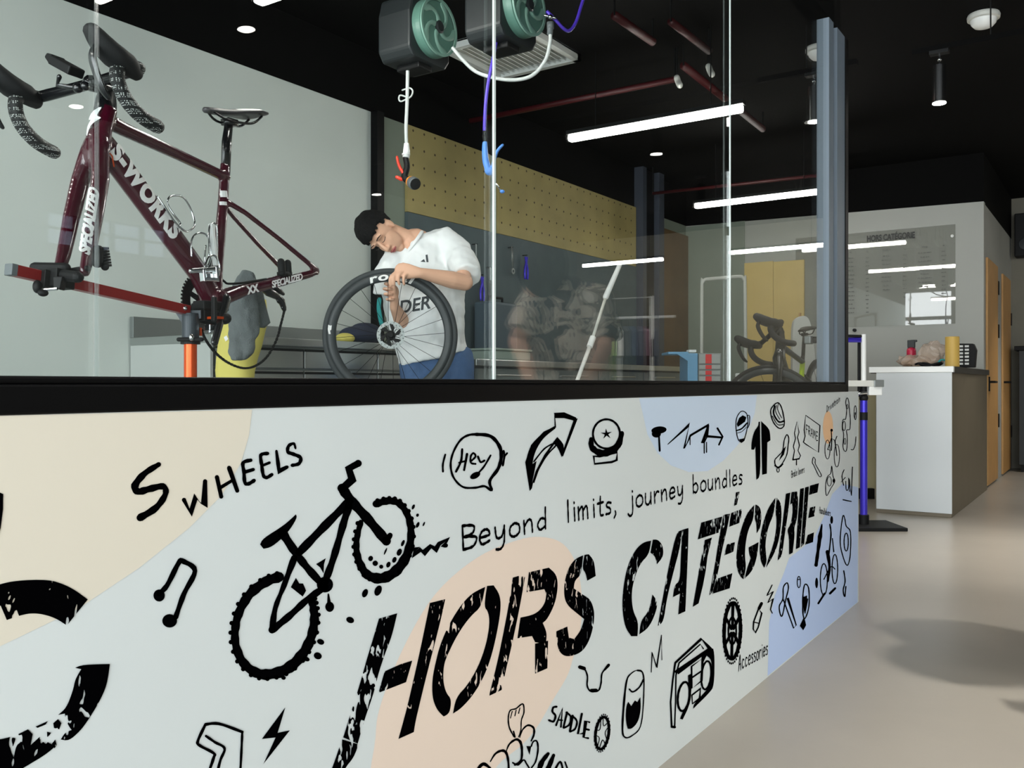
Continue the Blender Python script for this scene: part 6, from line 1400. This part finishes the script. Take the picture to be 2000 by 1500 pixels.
# clothes rail with garments
Fr = 7.3
rk = empty('clothes_rail', Vector((Wm(1210, 750, Fr).x, Wm(1210, 750, Fr).y, 0)), 'white clothes rail in the hall, hung with jerseys', 'clothes rail')
g = lambda x, y, d=0: Wm(x, y, Fr + d)
for d in (0, .5):
    A_, B_, C_, D_ = g(1110, 750, d), g(1110, 588, d), g(1275, 580, d), g(1277, 750, d); A_.z = D_.z = .02
    MB().tube([A_, B_, C_, D_], .014, 10).build('frame_tube', M_rack, rk)
MB().tube([g(1275, 580), g(1275, 580, .5)], .012, 10).build('top_tube', M_rack, rk); MB().tube([g(1110, 588), g(1110, 588, .5)], .012, 10).build('top_tube', M_rack, rk)
MB().tube([g(1110, 624, .2), g(1320, 618, .2)], .012, 10).build('hanging_bar', M_rack, rk)
M_mint = mat('mint_cloth', (170, 200, 188), .9)
cols = [M_khaki, M_mint, M_offwhite, M_khaki, M_mint, M_leaf, M_offwhite, M_darkcloth, mat('navy_cloth', (34, 42, 62), .9), M_darkcloth, mat('plum_cloth', (74, 50, 62), .9), M_darkcloth]
names = ['khaki end', 'mint', 'cream', 'khaki between mint and cream', 'mint beside the leaf green', 'leaf green', 'cream beside the leaf green', 'charcoal beside the cream', 'navy', 'charcoal beside the navy', 'plum', 'last charcoal']
for i, (cm_, nm) in enumerate(zip(cols, names)):
    c = g(1122 + i * 13.2, 640, .2); t = empty('hung_jersey', c, nm + ' jersey hanging on the white clothes rail', 'jersey', 'jerseys on the clothes rail')
    top = g(1122 + i * 13.2, 626, .2)
    n_ = Vector((mR.x, mR.y, 0)); w_ = mF
    gm = MB(); gm.prism([top - w_ * .04 - ZV * .05, top + w_ * .04 - ZV * .05, top + w_ * .20 - ZV * .10, top + w_ * .24 - ZV * .30, top + w_ * .17 - ZV * .32, top + w_ * .18 - ZV * .72, top - w_ * .18 - ZV * .72, top - w_ * .17 - ZV * .32, top - w_ * .24 - ZV * .30, top - w_ * .20 - ZV * .10], n_ * .045)
    gm.build('jersey', cm_, t)
    MB().tube(catmull([top + ZV * .012, top + w_ * .02 + ZV * .002, top + w_ * .01 - ZV * .03, top - ZV * .05], 4), .003, 6).tube([top - w_ * .17 - ZV * .09, top - ZV * .05, top + w_ * .17 - ZV * .09], .004, 6).build('hanger', M_matte, t)

# dark equipment at the far end of the hall
q_ = Wu(1985, 900, 11.9); q_.y -= .14; sh_ = empty('equipment_cabinet', (11.95, q_.y - .15, 0), 'dark cabinet standing at the far end of the passage', 'cabinet')
MB().bb((11.7, q_.y - .6, .08), (12.18, q_.y + .10, 1.38)).build('carcass', M_darkgrey, sh_, bevel=.006)
MB().bb((11.66, q_.y - .64, 1.38), (12.19, q_.y + .14, 1.43)).build('top', M_matte, sh_, bevel=.004)
for i in range(2): MB().tube([(11.69, q_.y - .25 + i * .08, .6), (11.69, q_.y - .25 + i * .08, .9)], .008, 8).build('handle', M_steel2, sh_)
MB().bb((11.72, q_.y - .58, 0), (12.16, q_.y + .08, .08)).build('plinth', M_matte, sh_)
q_ = Wu(1992, 470, 11.9); sp_ = empty('wall_speaker', (12.1, q_.y, 2.6), 'black speaker mounted high at the far end of the passage', 'speaker')
MB().bb((11.95, q_.y - .16, 2.48), (12.15, q_.y + .06, 2.98)).build('case', M_matte, sp_, bevel=.01)
MB().bb((12.15, q_.y - .08, 2.68), (12.2, q_.y - .02, 2.78)).build('bracket', M_matte, sp_)
MB().lathe([(0, 0), (.07, 0), (.065, .012), (.02, .016), (0, .016)], (11.95, q_.y - .05, 2.62), (-1, 0, 0), 28).build('cone', M_darkgrey, sp_)
